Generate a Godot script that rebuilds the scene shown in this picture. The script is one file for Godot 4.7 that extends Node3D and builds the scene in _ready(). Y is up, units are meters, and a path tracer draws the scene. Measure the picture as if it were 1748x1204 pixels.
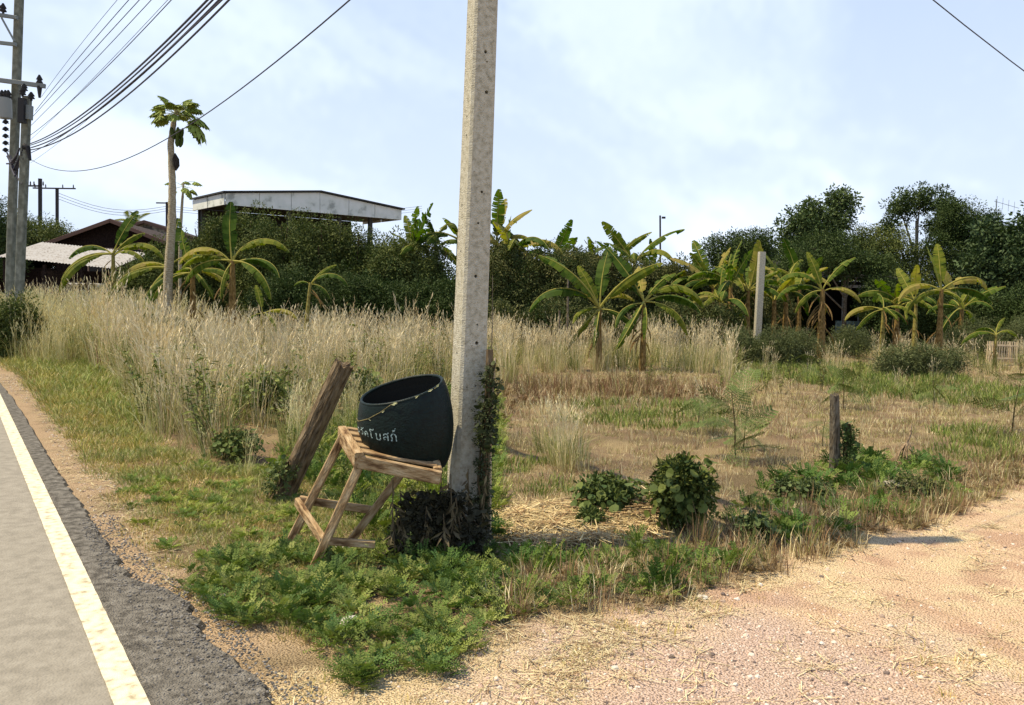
extends Node3D

var rng := RandomNumberGenerator.new()
var patch_noise := FastNoiseLite.new()
var fine_noise := FastNoiseLite.new()
var taken := {}
var mats := {}
var leaf_cache := {}
var clump_cache := {}

# ---------------------------------------------------------------- mesh helper
class Shape:
	var v := PackedVector3Array()
	var n := PackedVector3Array()
	var c := PackedColorArray()
	var uv := PackedVector2Array()

	func tri(a: Vector3, b: Vector3, d: Vector3, col: Color, face := Vector3.ZERO) -> void:
		var nn := (d - a).cross(b - a).normalized()
		if face != Vector3.ZERO and nn.dot(face) < 0.0:
			var k := b
			b = d
			d = k
			nn = -nn
		v.append(a); v.append(b); v.append(d)
		for i in 3:
			n.append(nn); c.append(col)
		uv.append(Vector2(0, 0)); uv.append(Vector2(1, 0)); uv.append(Vector2(1, 1))

	func quad(a: Vector3, b: Vector3, d: Vector3, e: Vector3, col: Color, face := Vector3.ZERO) -> void:
		tri(a, b, d, col, face)
		tri(a, d, e, col, face)

	func tri_n(a: Vector3, b: Vector3, d: Vector3, na: Vector3, nb: Vector3, nd: Vector3, ua: Vector2, ub: Vector2, ud: Vector2, col: Color) -> void:
		if (d - a).cross(b - a).dot(na + nb + nd) < 0.0:
			v.append(a); v.append(d); v.append(b)
			n.append(na); n.append(nd); n.append(nb)
			uv.append(ua); uv.append(ud); uv.append(ub)
		else:
			v.append(a); v.append(b); v.append(d)
			n.append(na); n.append(nb); n.append(nd)
			uv.append(ua); uv.append(ub); uv.append(ud)
		c.append(col); c.append(col); c.append(col)

	# a tube through pts with radii; uv.x goes round, uv.y runs along in metres
	func tube(pts: Array, radii: Array, sides: int, col: Color, capped := true, wobble := 0.0) -> void:
		var rings := []
		var norms := []
		var along := 0.0
		var runs := []
		var side := Vector3.ZERO
		for k in pts.size():
			var t: Vector3 = (pts[mini(k + 1, pts.size() - 1)] - pts[maxi(k - 1, 0)]).normalized()
			if side == Vector3.ZERO:
				side = t.cross(Vector3(0.3, 0.2, 0.93) if absf(t.z) < 0.8 else Vector3(1, 0, 0)).normalized()
			side = (side - t * side.dot(t)).normalized()
			var other := t.cross(side)
			if k > 0:
				along += (pts[k] - pts[k - 1]).length()
			runs.append(along)
			var ring := []
			var nr := []
			for s in sides:
				var a := TAU * s / sides
				var dir := side * cos(a) + other * sin(a)
				var r: float = radii[k] * (1.0 + wobble * sin(s * 2.7 + k * 1.9) * cos(s * 1.3 - k * 0.7))
				ring.append(pts[k] + dir * r)
				nr.append(dir)
			rings.append(ring)
			norms.append(nr)
		for k in pts.size() - 1:
			for s in sides:
				var s2 := (s + 1) % sides
				var u0 := float(s) / sides
				var u1 := float(s + 1) / sides
				tri_n(rings[k][s], rings[k][s2], rings[k + 1][s2], norms[k][s], norms[k][s2], norms[k + 1][s2], Vector2(u0, runs[k]), Vector2(u1, runs[k]), Vector2(u1, runs[k + 1]), col)
				tri_n(rings[k][s], rings[k + 1][s2], rings[k + 1][s], norms[k][s], norms[k + 1][s2], norms[k + 1][s], Vector2(u0, runs[k]), Vector2(u1, runs[k + 1]), Vector2(u0, runs[k + 1]), col)
		if capped:
			for e in [0, pts.size() - 1]:
				var out: Vector3 = (pts[0] - pts[1]) if e == 0 else (pts[e] - pts[e - 1])
				for s in range(1, sides - 1):
					tri(rings[e][0], rings[e][s], rings[e][s + 1], col, out)

	# a bar from a to b, w across and h high, with chamfered long edges
	func bar(a: Vector3, b: Vector3, w: float, h: float, up: Vector3, col: Color, ch := 0.006) -> void:
		var t := (b - a).normalized()
		var x := t.cross(up).normalized()
		var y := x.cross(t)
		var prof := []
		var hw := w * 0.5
		var hh := h * 0.5
		var q := minf(ch, minf(hw, hh) * 0.6)
		for p in [Vector2(hw - q, hh), Vector2(hw, hh - q), Vector2(hw, -hh + q), Vector2(hw - q, -hh), Vector2(-hw + q, -hh), Vector2(-hw, -hh + q), Vector2(-hw, hh - q), Vector2(-hw + q, hh)]:
			prof.append(x * p.x + y * p.y)
		var l := (b - a).length()
		for k in 8:
			var p0: Vector3 = prof[k]
			var p1: Vector3 = prof[(k + 1) % 8]
			var f := (p0 + p1).normalized()
			f = (p1 - p0).cross(t).normalized() * (1.0 if (p1 - p0).cross(t).dot(p0 + p1) > 0 else -1.0)
			var u0 := k / 8.0
			var u1 := (k + 1) / 8.0
			tri_n(a + p0, a + p1, b + p1, f, f, f, Vector2(u0, 0), Vector2(u1, 0), Vector2(u1, l), col)
			tri_n(a + p0, b + p1, b + p0, f, f, f, Vector2(u0, 0), Vector2(u1, l), Vector2(u0, l), col)
		for k in range(1, 7):
			tri(a + prof[0], a + prof[k], a + prof[k + 1], col, -t)
			tri(b + prof[0], b + prof[k], b + prof[k + 1], col, t)

	func box(lo: Vector3, hi: Vector3, col: Color) -> void:
		var m := (lo + hi) * 0.5
		bar(Vector3(m.x, m.y, lo.z), Vector3(m.x, m.y, hi.z), hi.x - lo.x, hi.y - lo.y, Vector3.UP, col, 0.004)

	# pointed leaf of two faces, folded along its rib
	func leaf(at: Vector3, dir: Vector3, nrm: Vector3, l: float, w: float, col: Color, fold := 0.25) -> void:
		var s := dir.cross(nrm).normalized()
		var mid := at + dir * l * 0.45
		var a := mid + s * w * 0.5 + nrm * w * fold
		var b := mid - s * w * 0.5 + nrm * w * fold
		var tip := at + dir * l
		tri(at, a, tip, col, nrm)
		tri(at, tip, b, col, nrm)

	# blade of grass: bent, tapering strip of three faces
	func blade(at: Vector3, lean: Vector3, h: float, w: float, face: Vector3, col: Color, bend := 0.5) -> void:
		var m := at + Vector3(0, h * 0.58, 0) + lean * h * 0.32
		var tip := at + Vector3(0, h * (1.0 - 0.25 * bend), 0) + lean * h * (0.55 + 0.5 * bend)
		var s := face * w * 0.5
		quad(at - s, at + s, m + s * 0.8, m - s * 0.8, col)
		tri(m - s * 0.8, m + s * 0.8, tip, col)

	func mesh() -> ArrayMesh:
		var arrays := []
		arrays.resize(Mesh.ARRAY_MAX)
		arrays[Mesh.ARRAY_VERTEX] = v
		arrays[Mesh.ARRAY_NORMAL] = n
		arrays[Mesh.ARRAY_COLOR] = c
		arrays[Mesh.ARRAY_TEX_UV] = uv
		var m := ArrayMesh.new()
		m.add_surface_from_arrays(Mesh.PRIMITIVE_TRIANGLES, arrays)
		return m

# ---------------------------------------------------------------- scene helpers
func numbered(called: String) -> String:
	var k: int = taken.get(called, 0)
	taken[called] = k + 1
	return called if k == 0 else "%s_%03d" % [called, k]

func put(shape, called: String, m: Material, parent: Node = self) -> MeshInstance3D:
	var o := MeshInstance3D.new()
	o.name = numbered(called) if parent == self else called
	o.mesh = shape.mesh() if shape is Shape else shape
	o.material_override = m
	parent.add_child(o, true)
	return o

func tag(o: Node, label: String, category: String, group := "", kind := "") -> Node:
	if label: o.set_meta("label", label)
	if category: o.set_meta("category", category)
	if group: o.set_meta("group", group)
	if kind: o.set_meta("kind", kind)
	return o

func thing(called: String, at: Vector3, label: String, category: String, group := "") -> Node3D:
	var o := Node3D.new()
	o.name = numbered(called)
	add_child(o)
	o.position = at
	tag(o, label, category, group)
	return o

func scatter(called: String, parent: Node, mesh: Mesh, m: Material, where: Array, tints: Array) -> MultiMeshInstance3D:
	var mm := MultiMesh.new()
	mm.transform_format = MultiMesh.TRANSFORM_3D
	mm.use_colors = true
	mm.mesh = mesh
	mm.instance_count = where.size()
	for i in where.size():
		mm.set_instance_transform(i, where[i])
		mm.set_instance_color(i, tints[i])
	var o := MultiMeshInstance3D.new()
	o.name = numbered(called) if parent == self else called
	o.multimesh = mm
	o.material_override = m
	parent.add_child(o, true)
	return o

func lin(r: float, g: float, b: float) -> Color:
	return Color(r, g, b).linear_to_srgb()

func rr(a: float, b: float) -> float:
	return rng.randf_range(a, b)

func mixed(a: Color, b: Color) -> Color:
	return a.lerp(b, rng.randf())

func rand_dir() -> Vector3:
	var z := rr(-1, 1)
	var a := rr(0, TAU)
	var r := sqrt(1 - z * z)
	return Vector3(r * cos(a), z, r * sin(a))

func spun(at: Vector3, s: float, tilt := 0.15, sy := 1.0) -> Transform3D:
	var b := Basis(Vector3.UP, rr(0, TAU)) * Basis(Vector3(rr(-1, 1), 0, rr(-1, 1) + 0.01).normalized(), rr(-tilt, tilt))
	return Transform3D(b.scaled(Vector3(s, s * sy, s)), at)

func noise_tex(freq: float, size: int, colors: Array, offsets: Array, seed_: int, octaves := 5, normal := false, strength := 6.0, kind := FastNoiseLite.TYPE_SIMPLEX_SMOOTH) -> NoiseTexture2D:
	var f := FastNoiseLite.new()
	f.fractal_gain = 0.72 if octaves >= 8 else 0.5
	f.noise_type = kind
	f.frequency = freq
	f.fractal_octaves = octaves
	f.seed = seed_
	var t := NoiseTexture2D.new()
	t.width = size
	t.height = size
	t.seamless = freq < 0.03
	t.generate_mipmaps = false
	t.as_normal_map = normal
	t.bump_strength = strength
	if colors.size():
		var g := Gradient.new()
		g.offsets = PackedFloat32Array(offsets)
		g.colors = PackedColorArray(colors)
		t.color_ramp = g
	t.noise = f
	return t

func plain(called: String, col: Color, rough := 0.9, spec := 0.3) -> StandardMaterial3D:
	var m := StandardMaterial3D.new()
	m.resource_name = called
	m.albedo_color = col
	m.roughness = rough
	m.metallic_specular = spec
	mats[called] = m
	return m

func leafy(called: String, back: Color, rough := 0.6, spec := 0.35) -> StandardMaterial3D:
	var m := plain(called, Color.WHITE, rough, spec)
	m.vertex_color_use_as_albedo = true
	m.cull_mode = BaseMaterial3D.CULL_DISABLED
	m.backlight_enabled = true
	m.backlight = back
	return m

func weathered(called: String, tint: Color, tex: Texture2D, scale: float, bump: Texture2D, bump_cm: float, rough := 0.9, world := false) -> StandardMaterial3D:
	var m := plain(called, tint, rough, 0.3)
	m.albedo_texture = tex
	m.uv1_triplanar = true
	m.uv1_world_triplanar = world
	m.uv1_scale = Vector3.ONE * scale
	if bump:
		m.heightmap_enabled = true
		m.heightmap_texture = bump
		m.heightmap_scale = bump_cm
	return m

# ---------------------------------------------------------------- light, sky, camera
func set_view() -> void:
	var cam := Camera3D.new()
	cam.name = "camera"
	cam.position = Vector3(0, 1.6, 0)
	cam.rotation_degrees = Vector3(-3.43, 0, 0.8)
	cam.fov = 45.1
	cam.near = 0.05
	cam.far = 2000.0
	add_child(cam)
	cam.make_current()

	var sun := DirectionalLight3D.new()
	sun.name = "sun"
	sun.light_color = Color(1.0, 0.93, 0.78)
	sun.light_energy = 1.6
	sun.light_angular_distance = 0.5
	sun.shadow_enabled = true
	add_child(sun)
	sun.look_at_from_position(Vector3(-0.47, 0.88, 0.03) * 60.0, Vector3.ZERO)

	var sky := ProceduralSkyMaterial.new()
	sky.sky_top_color = lin(0.1, 0.22, 0.47)
	sky.sky_horizon_color = lin(0.6, 0.69, 0.82)
	sky.sky_curve = 0.6
	sky.sky_energy_multiplier = 1.0
	sky.ground_bottom_color = lin(0.3, 0.25, 0.18)
	sky.ground_horizon_color = lin(0.78, 0.84, 0.92)
	sky.sun_angle_max = 1.0
	# thin drifting cloud, computed for every direction
	var w := 1024
	var h := 512
	var im := Image.create(w, h, false, Image.FORMAT_RGBA8)
	var cn := FastNoiseLite.new()
	cn.seed = 11
	cn.frequency = 1.0
	cn.fractal_octaves = 5
	cn.domain_warp_enabled = true
	cn.domain_warp_amplitude = 0.5
	cn.domain_warp_frequency = 1.2
	for j in h / 2 + 4:
		var up := PI * (0.5 - (j + 0.5) / h)
		for i in w:
			var az := TAU * (i + 0.5) / w
			var d := Vector3(cos(az) * cos(up), sin(up), sin(az) * cos(up))
			var p := d / (maxf(d.y, 0.0) + 0.22)
			var k := cn.get_noise_3d(p.x * 0.3 + p.z * 0.22, p.y * 0.2, p.z * 0.95 - p.x * 0.55)
			var a := smoothstep(-0.35, 0.4, k)
			im.set_pixel(i, j, Color(0.95, 0.97, 1.0, a * 0.6))
	sky.sky_cover = ImageTexture.create_from_image(im)
	sky.sky_cover_modulate = Color(0.6, 0.58, 0.55)
	var s := Sky.new()
	s.sky_material = sky
	var e := Environment.new()
	e.background_mode = Environment.BG_SKY
	e.sky = s
	e.tonemap_mode = Environment.TONE_MAPPER_LINEAR
	e.tonemap_exposure = 1.42
	e.sdfgi_enabled = true
	e.ssao_enabled = true
	e.ssil_enabled = true
	var we := WorldEnvironment.new()
	we.name = "surroundings"
	we.environment = e
	add_child(we)

# ---------------------------------------------------------------- ground
# the white line's right edge runs straight: x as a function of depth
func line_x(d: float) -> float:
	return -1.395 - 0.6596 * (d - 3.21)

var track := PackedVector2Array([Vector2(-0.833, -3.26), Vector2(-0.738, -3.41), Vector2(-0.506, -3.47), Vector2(-0.272, -3.62), Vector2(-0.102, -3.89), Vector2(0.238, -4.09), Vector2(0.509, -4.20), Vector2(0.758, -4.27), Vector2(1.05, -4.51), Vector2(1.41, -4.76), Vector2(1.84, -5.13), Vector2(2.30, -5.47), Vector2(2.83, -5.87), Vector2(3.53, -6.48), Vector2(4.47, -7.30), Vector2(6.09, -8.51), Vector2(10.17, -10.25), Vector2(8.94, -7.87), Vector2(6.02, -4.96), Vector2(2.90, -2.33), Vector2(0.868, -1.60), Vector2(-0.617, -1.86), Vector2(-0.98, -2.84)])
var edge_pts := PackedVector2Array([Vector2(-10.36, -16.86), Vector2(-7.36, -12.51), Vector2(-5.33, -9.44), Vector2(-4.33, -7.91), Vector2(-3.63, -6.89), Vector2(-3.09, -6.10), Vector2(-2.59, -5.34), Vector2(-2.16, -4.73), Vector2(-1.92, -4.51), Vector2(-1.74, -4.36), Vector2(-1.60, -4.20), Vector2(-1.49, -4.02), Vector2(-1.39, -3.84), Vector2(-1.29, -3.67), Vector2(-1.14, -3.52), Vector2(-1.01, -3.43), Vector2(-0.931, -3.26), Vector2(-0.699, -2.85), Vector2(-0.424, -2.26)])

# where the asphalt ends, as x for a depth
func edge_x(d: float) -> float:
	if d >= -edge_pts[0].y: return line_x(d) + 0.13
	for k in edge_pts.size() - 1:
		var a := edge_pts[k]
		var b := edge_pts[k + 1]
		if d <= -a.y and d > -b.y:
			return lerpf(a.x, b.x, (d + a.y) / (a.y - b.y - 0.00001))
	return line_x(d) + 0.75 + (2.6 - d) * 0.25

func flatness(x: float, d: float) -> float:
	# 0 on the road and the track, 1 well inside the field
	var a := smoothstep(0.5, 1.6, x - line_x(d))
	var b := smoothstep(0.0, 1.0, d - track_depth(x))
	return a * b

func track_depth(x: float) -> float:
	# far edge of the dirt track
	if x < -1.0: return 3.45 + (x + 1.0) * 0.4
	if x < 0.7: return 3.45 + (x + 1.0) * 0.53
	return 4.35 + (x - 0.7) * 0.83

func ground_y(x: float, z: float) -> float:
	var d := -z
	var k := flatness(x, d)
	return k * (0.05 * patch_noise.get_noise_2d(x * 7, z * 7) + 0.03 * fine_noise.get_noise_2d(x * 30, z * 30))

func on_grass(x: float, z: float) -> bool:
	var d := -z
	return x > edge_x(d) + 0.03

func lines(fine_lo: float, fine_hi: float, step: float, far: float) -> Array:
	var out := []
	var v := fine_lo
	while v <= fine_hi:
		out.append(v)
		v += step
	var s := step
	v = fine_hi
	while v < far:
		s *= 1.25
		v += s
		out.append(v)
	s = step
	v = fine_lo
	while v > -far:
		s *= 1.25
		v -= s
		out.push_front(v)
	return out

# colour of the bare earth: grey brown soil, straw trodden into it, pale sand by the road, pink gravelly sand on the track
func ground_colour(x: float, z: float) -> Color:
	var d := -z
	var a := patch_noise.get_noise_2d(x * 16, z * 16)
	var b := fine_noise.get_noise_2d(x * 40, z * 40)
	var c := fine_noise.get_noise_2d(x * 110 + 700, z * 110)
	var k := Color(0.225, 0.16, 0.1).lerp(Color(0.32, 0.245, 0.14), smoothstep(-0.25, 0.3, a + b * 0.6))
	k = k.lerp(Color(0.14, 0.11, 0.065), smoothstep(0.1, 0.5, patch_noise.get_noise_2d(x * 9 + 300, z * 9) + b * 0.4) * 0.7)
	var near_road := 1.0 - smoothstep(0.05, 0.7, x - edge_x(d) + b * 0.5)
	k = k.lerp(Color(0.43, 0.315, 0.205), near_road)
	var inside := smoothstep(0.12, -0.12, d - track_depth(x) + b * 0.25 + c * 0.12) if d < 14.0 else 0.0
	var t := Color(0.62, 0.45, 0.3).lerp(Color(0.64, 0.505, 0.32), smoothstep(-0.1, 0.25, patch_noise.get_noise_2d(x * 20 + 50, z * 26) + c * 0.35))
	t = t.lerp(Color(0.47, 0.3, 0.21), smoothstep(0.05, 0.35, patch_noise.get_noise_2d(x * 26 + 900, z * 30) + c * 0.3) * 0.75)
	t = t.lerp(Color(0.56, 0.45, 0.27), smoothstep(0.9, -0.4, x + b * 0.8 + (d - 3.6) * 0.6) * 0.8)
	var heart := smoothstep(1.7, 0.3, Vector2(x - 0.95, (z + 3.6) * 1.3).length() + b * 0.7)
	t = t.lerp(Color(0.52, 0.39, 0.325), heart * 0.9)
	return k.lerp(t, inside)

func make_ground() -> void:
	var xs := lines(-8.0, 9.0, 0.12, 600.0)
	var zs := lines(-16.0, 0.0, 0.12, 600.0)
	var pos := PackedVector3Array()
	var col := PackedColorArray()
	var uv := PackedVector2Array()
	var nor := PackedVector3Array()
	var idx := PackedInt32Array()
	for z in zs:
		for x in xs:
			var y := ground_y(x, z) if absf(x) < 60 and absf(z) < 60 else 0.0
			pos.append(Vector3(x, y, z))
			uv.append(Vector2(x, z))
			var e := 0.1
			var dx := (ground_y(x + e, z) - y) / e
			var dz := (ground_y(x, z + e) - y) / e
			nor.append(Vector3(-dx, 1, -dz).normalized())
			var k := ground_colour(x, z)
			col.append(k)
	var nx := xs.size()
	for j in zs.size() - 1:
		for i in nx - 1:
			var p := j * nx + i
			for q in [p, p + 1, p + nx, p + 1, p + nx + 1, p + nx]:
				idx.append(q)
	var arrays := []
	arrays.resize(Mesh.ARRAY_MAX)
	arrays[Mesh.ARRAY_VERTEX] = pos
	arrays[Mesh.ARRAY_NORMAL] = nor
	arrays[Mesh.ARRAY_COLOR] = col
	arrays[Mesh.ARRAY_TEX_UV] = uv
	arrays[Mesh.ARRAY_INDEX] = idx
	var am := ArrayMesh.new()
	am.add_surface_from_arrays(Mesh.PRIMITIVE_TRIANGLES, arrays)
	var m := plain("soil", Color.WHITE, 0.95, 0.2)
	m.vertex_color_use_as_albedo = true
	m.albedo_texture = noise_tex(0.1, 1024, [Color(0.5, 0.46, 0.42), Color(0.87, 0.86, 0.84), Color(1, 1, 1), Color(1, 1, 1)], [0.18, 0.42, 0.6, 1.0], 5, 5)
	m.heightmap_enabled = true
	m.heightmap_texture = noise_tex(0.09, 1024, [], [], 8, 5)
	m.heightmap_scale = 1.5
	m.uv1_scale = Vector3(0.7, 0.7, 1)
	tag(put(am, "ground", m), "", "", "", "structure")

func flat_poly(poly: PackedVector2Array, y: float, thick: float) -> Shape:
	var s := Shape.new()
	var t := Geometry2D.triangulate_polygon(poly)
	for k in range(0, t.size(), 3):
		var q := []
		for j in 3:
			q.append(Vector3(poly[t[k + j]].x, y, poly[t[k + j]].y))
		s.tri_n(q[0], q[1], q[2], Vector3.UP, Vector3.UP, Vector3.UP, Vector2(q[0].x, q[0].z), Vector2(q[1].x, q[1].z), Vector2(q[2].x, q[2].z), Color.WHITE)
	if thick > 0:
		for k in poly.size():
			var a := Vector3(poly[k].x, y, poly[k].y)
			var b := Vector3(poly[(k + 1) % poly.size()].x, y, poly[(k + 1) % poly.size()].y)
			var f := (b - a).cross(Vector3.UP)
			if Geometry2D.is_point_in_polygon(Vector2((a.x + b.x) / 2, (a.z + b.z) / 2) + Vector2(f.x, f.z).normalized() * 0.01, poly): f = -f
			s.quad(a, b, b - Vector3(0, thick, 0), a - Vector3(0, thick, 0), Color.WHITE, f)
	return s

func roughened(poly: PackedVector2Array, step: float, amount: float) -> PackedVector2Array:
	var out := PackedVector2Array()
	for k in poly.size():
		var a := poly[k]
		var b := poly[(k + 1) % poly.size()]
		var n := maxi(1, int(a.distance_to(b) / step)) if a.distance_to(b) < 12 else 1
		var side := (b - a).orthogonal().normalized()
		for j in n:
			var p := a.lerp(b, float(j) / n)
			out.append(p + side * fine_noise.get_noise_2d(p.x * 160, p.y * 160) * amount)
	return out

func make_road() -> void:
	var grain := noise_tex(0.012, 2048, [Color(0.86, 0.855, 0.85), Color(0.94, 0.935, 0.93), Color(1.0, 1.0, 1.0)], [0.2, 0.5, 0.8], 21, 8)
	var worn := noise_tex(0.012, 512, [Color(0.82, 0.81, 0.8), Color(1.0, 0.99, 0.97)], [0.2, 0.8], 22, 4)
	var rough := noise_tex(0.25, 1024, [], [], 23, 3)
	var asphalt := plain("asphalt", lin(0.265, 0.243, 0.205), 0.85, 0.3)
	asphalt.albedo_texture = grain
	asphalt.uv1_scale = Vector3(0.28, 0.28, 1)
	asphalt.uv2_scale = Vector3(0.2, 0.2, 1)
	asphalt.heightmap_enabled = true
	asphalt.heightmap_texture = rough
	asphalt.heightmap_scale = 0.5
	# lane: from far ahead to behind the camera, 6 m wide
	var n0 := Vector2(0.8365, -0.548)   # across the road, away from the lane (x, z)
	var far := Vector2(line_x(160), -160.0)
	var near := Vector2(line_x(-12), 12.0)
	var lane := PackedVector2Array([far, near, near - n0 * 6.4, far - n0 * 6.4])
	tag(put(flat_poly(lane, 0.034, 0.1), "road", asphalt), "", "", "", "structure")
	# shoulder: the darker, newer strip outside the line
	var strip := Shape.new()
	var ds := []
	var dd := 150.0
	while dd > -10.0:
		ds.append(dd)
		dd -= 0.02 if dd < 9.0 else 0.4 if dd < 30.0 else 6.0
	for k in ds.size() - 1:
		var e0: float = edge_x(ds[k]) + 0.03 * fine_noise.get_noise_2d(ds[k] * 120, 7)
		var e1: float = edge_x(ds[k + 1]) + 0.03 * fine_noise.get_noise_2d(ds[k + 1] * 120, 7)
		if ds[k] < 5.0: e0 += 0.06 * fine_noise.get_noise_2d(ds[k] * 50, 70)
		if ds[k + 1] < 5.0: e1 += 0.06 * fine_noise.get_noise_2d(ds[k + 1] * 50, 70)
		var q := [Vector3(line_x(ds[k]) - 0.01, 0.03, -ds[k]), Vector3(e0, 0.028, -ds[k]), Vector3(e1, 0.028, -ds[k + 1]), Vector3(line_x(ds[k + 1]) - 0.01, 0.03, -ds[k + 1])]
		var w := []
		for p in q: w.append(Vector2(p.x, p.z))
		strip.tri_n(q[0], q[1], q[2], Vector3.UP, Vector3.UP, Vector3.UP, w[0], w[1], w[2], Color.WHITE)
		strip.tri_n(q[0], q[2], q[3], Vector3.UP, Vector3.UP, Vector3.UP, w[0], w[2], w[3], Color.WHITE)
		strip.quad(q[1], q[2], q[2] + Vector3(0.05, -0.05, 0), q[1] + Vector3(0.05, -0.05, 0), Color.WHITE, Vector3(1, 0.2, 0))
	var dark := plain("fresh_asphalt", lin(0.225, 0.21, 0.185), 0.9, 0.3)
	dark.albedo_texture = noise_tex(0.014, 2048, [Color(0.55, 0.54, 0.53), Color(0.8, 0.79, 0.78), Color(1, 1, 1)], [0.2, 0.5, 0.85], 25, 8)
	dark.uv1_scale = Vector3(0.33, 0.33, 1)
	dark.heightmap_enabled = true
	dark.heightmap_texture = rough
	dark.heightmap_scale = 2.0
	tag(put(strip, "road_shoulder", dark), "", "", "", "structure")
	# painted edge line, worn along both sides
	var paint := plain("road_paint", lin(0.6, 0.55, 0.44), 0.7, 0.3)
	paint.albedo_texture = noise_tex(0.02, 1024, [Color(0.72, 0.69, 0.62), Color(0.95, 0.94, 0.9), Color(1, 1, 1)], [0.1, 0.4, 0.7], 27, 6)
	paint.uv1_scale = Vector3(0.6, 0.6, 1)
	paint.heightmap_enabled = true
	paint.heightmap_texture = rough
	paint.heightmap_scale = 0.3
	var edge := PackedVector2Array()
	var d := -8.0
	while d < 90.0:
		edge.append(Vector2(line_x(d) + fine_noise.get_noise_2d(d * 200, 5) * 0.003, -d))
		d += 0.06 if d < 14 else 1.0
	while d > -8.0:
		d -= 0.06 if d < 14 else 1.0
		edge.append(Vector2(line_x(d) + fine_noise.get_noise_2d(d * 200, 90) * 0.003, -d) - n0 * 0.118)
	tag(put(flat_poly(edge, 0.039, 0.0), "road_marking", paint), "", "", "", "structure")
	# dirt track: cells of a fine grid that lie inside its outline
	var ts := Shape.new()
	var cell := 0.055
	var px := -2.2
	var wanted := {}
	while px < 7.6:
		var pz := -10.0
		while pz < 2.0:
			var st := cell if pz < -2.4 else cell * 4.0
			if Geometry2D.is_point_in_polygon(Vector2(px, pz), track) and px > edge_x(-pz):
				var q := [Vector3(px, 0.006, pz), Vector3(px + cell, 0.006, pz), Vector3(px + cell, 0.006, pz + st), Vector3(px, 0.006, pz + st)]
				for tri in [[0, 1, 2], [0, 2, 3]]:
					for j in tri:
						ts.v.append(q[j])
						ts.n.append(Vector3.UP)
						ts.c.append(ground_colour(q[j].x, q[j].z))
						ts.uv.append(Vector2(q[j].x, q[j].z))
			pz += st
		px += cell
	tag(put(ts, "dirt_track", mats.soil), "", "", "", "structure")

# ---------------------------------------------------------------- grass
func tuft(count: int, spread: float, h0: float, h1: float, w: float, lean: float, palette: Array, bend := 0.5) -> ArrayMesh:
	var s := Shape.new()
	for k in count:
		var a := rr(0, TAU)
		var r := spread * sqrt(rng.randf())
		var at := Vector3(cos(a) * r, -0.01, sin(a) * r)
		var la := a + rr(-0.9, 0.9)
		var f := rr(0, TAU)
		s.blade(at, Vector3(cos(la), 0, sin(la)) * lean * rr(0.2, 1.0), rr(h0, h1), w * rr(0.7, 1.2), Vector3(cos(f), 0, sin(f)), palette[rng.randi() % palette.size()], bend * rr(0.3, 1.3))
	return s.mesh()

func plume_clump(blades: int, stalks: int, palette: Array, plume: Array) -> ArrayMesh:
	var s := Shape.new()
	for k in blades:
		var a := rr(0, TAU)
		var r := 0.17 * sqrt(rng.randf())
		var la := a + rr(-0.8, 0.8)
		var f := rr(0, TAU)
		s.blade(Vector3(cos(a) * r, -0.02, sin(a) * r), Vector3(cos(la), 0, sin(la)) * rr(0.1, 0.75), rr(0.4, 0.95), rr(0.006, 0.012), Vector3(cos(f), 0, sin(f)), palette[rng.randi() % palette.size()], rr(0.2, 1.2))
	for k in stalks:
		var a := rr(0, TAU)
		var r := 0.14 * sqrt(rng.randf())
		var la := rr(0, TAU)
		var lean := Vector3(cos(la), 0, sin(la)) * rr(0.03, 0.28)
		var h := rr(0.85, 1.3)
		var at := Vector3(cos(a) * r, 0, sin(a) * r)
		var f := rr(0, TAU)
		var face := Vector3(cos(f), 0, sin(f))
		var col: Color = plume[rng.randi() % plume.size()]
		var neck := at + Vector3(0, h * 0.78, 0) + lean * h * 0.6
		s.quad(at - face * 0.0028, at + face * 0.0028, neck + face * 0.002, neck - face * 0.002, col)
		var top := at + Vector3(0, h, 0) + lean * h * 1.15
		for j in 7:
			var t := j / 7.0
			var p := neck.lerp(top, t)
			var o := rr(0, TAU)
			var out := (Vector3(cos(o), 0, sin(o)) * (1.0 - 0.5 * t) * 0.35 + (top - neck).normalized()).normalized()
			s.leaf(p, out, Vector3(-sin(o), 0.2, cos(o)).normalized(), rr(0.05, 0.1), rr(0.008, 0.016), col, 0.1)
	return s.mesh()

func weed_stalk() -> ArrayMesh:
	var s := Shape.new()
	for k in 4:
		var a := rr(0, TAU)
		var lean := Vector3(cos(a), 0, sin(a)) * rr(0.1, 0.4)
		var h := rr(0.55, 0.95)
		var tip := Vector3(0, h, 0) + lean * h
		s.tube([Vector3(0, -0.02, 0), tip * 0.5 + Vector3(0, 0.05, 0), tip], [0.005, 0.004, 0.002], 4, Color(0.16, 0.15, 0.06), false)
		for j in 22:
			var f := rr(0.2, 1.0)
			var d := rand_dir()
			d = Vector3(d.x, d.y * 0.4 + 0.15, d.z).normalized()
			var nrm := (Vector3.UP + rand_dir() * 0.6).normalized()
			nrm = (nrm - d * nrm.dot(d)).normalized()
			s.leaf(tip * f + Vector3(0, 0.1 * f * (1 - f), 0), d, nrm, rr(0.05, 0.11), rr(0.022, 0.045), mixed(Color(0.075, 0.115, 0.025), Color(0.2, 0.22, 0.055)), 0.2)
	return s.mesh()

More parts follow.
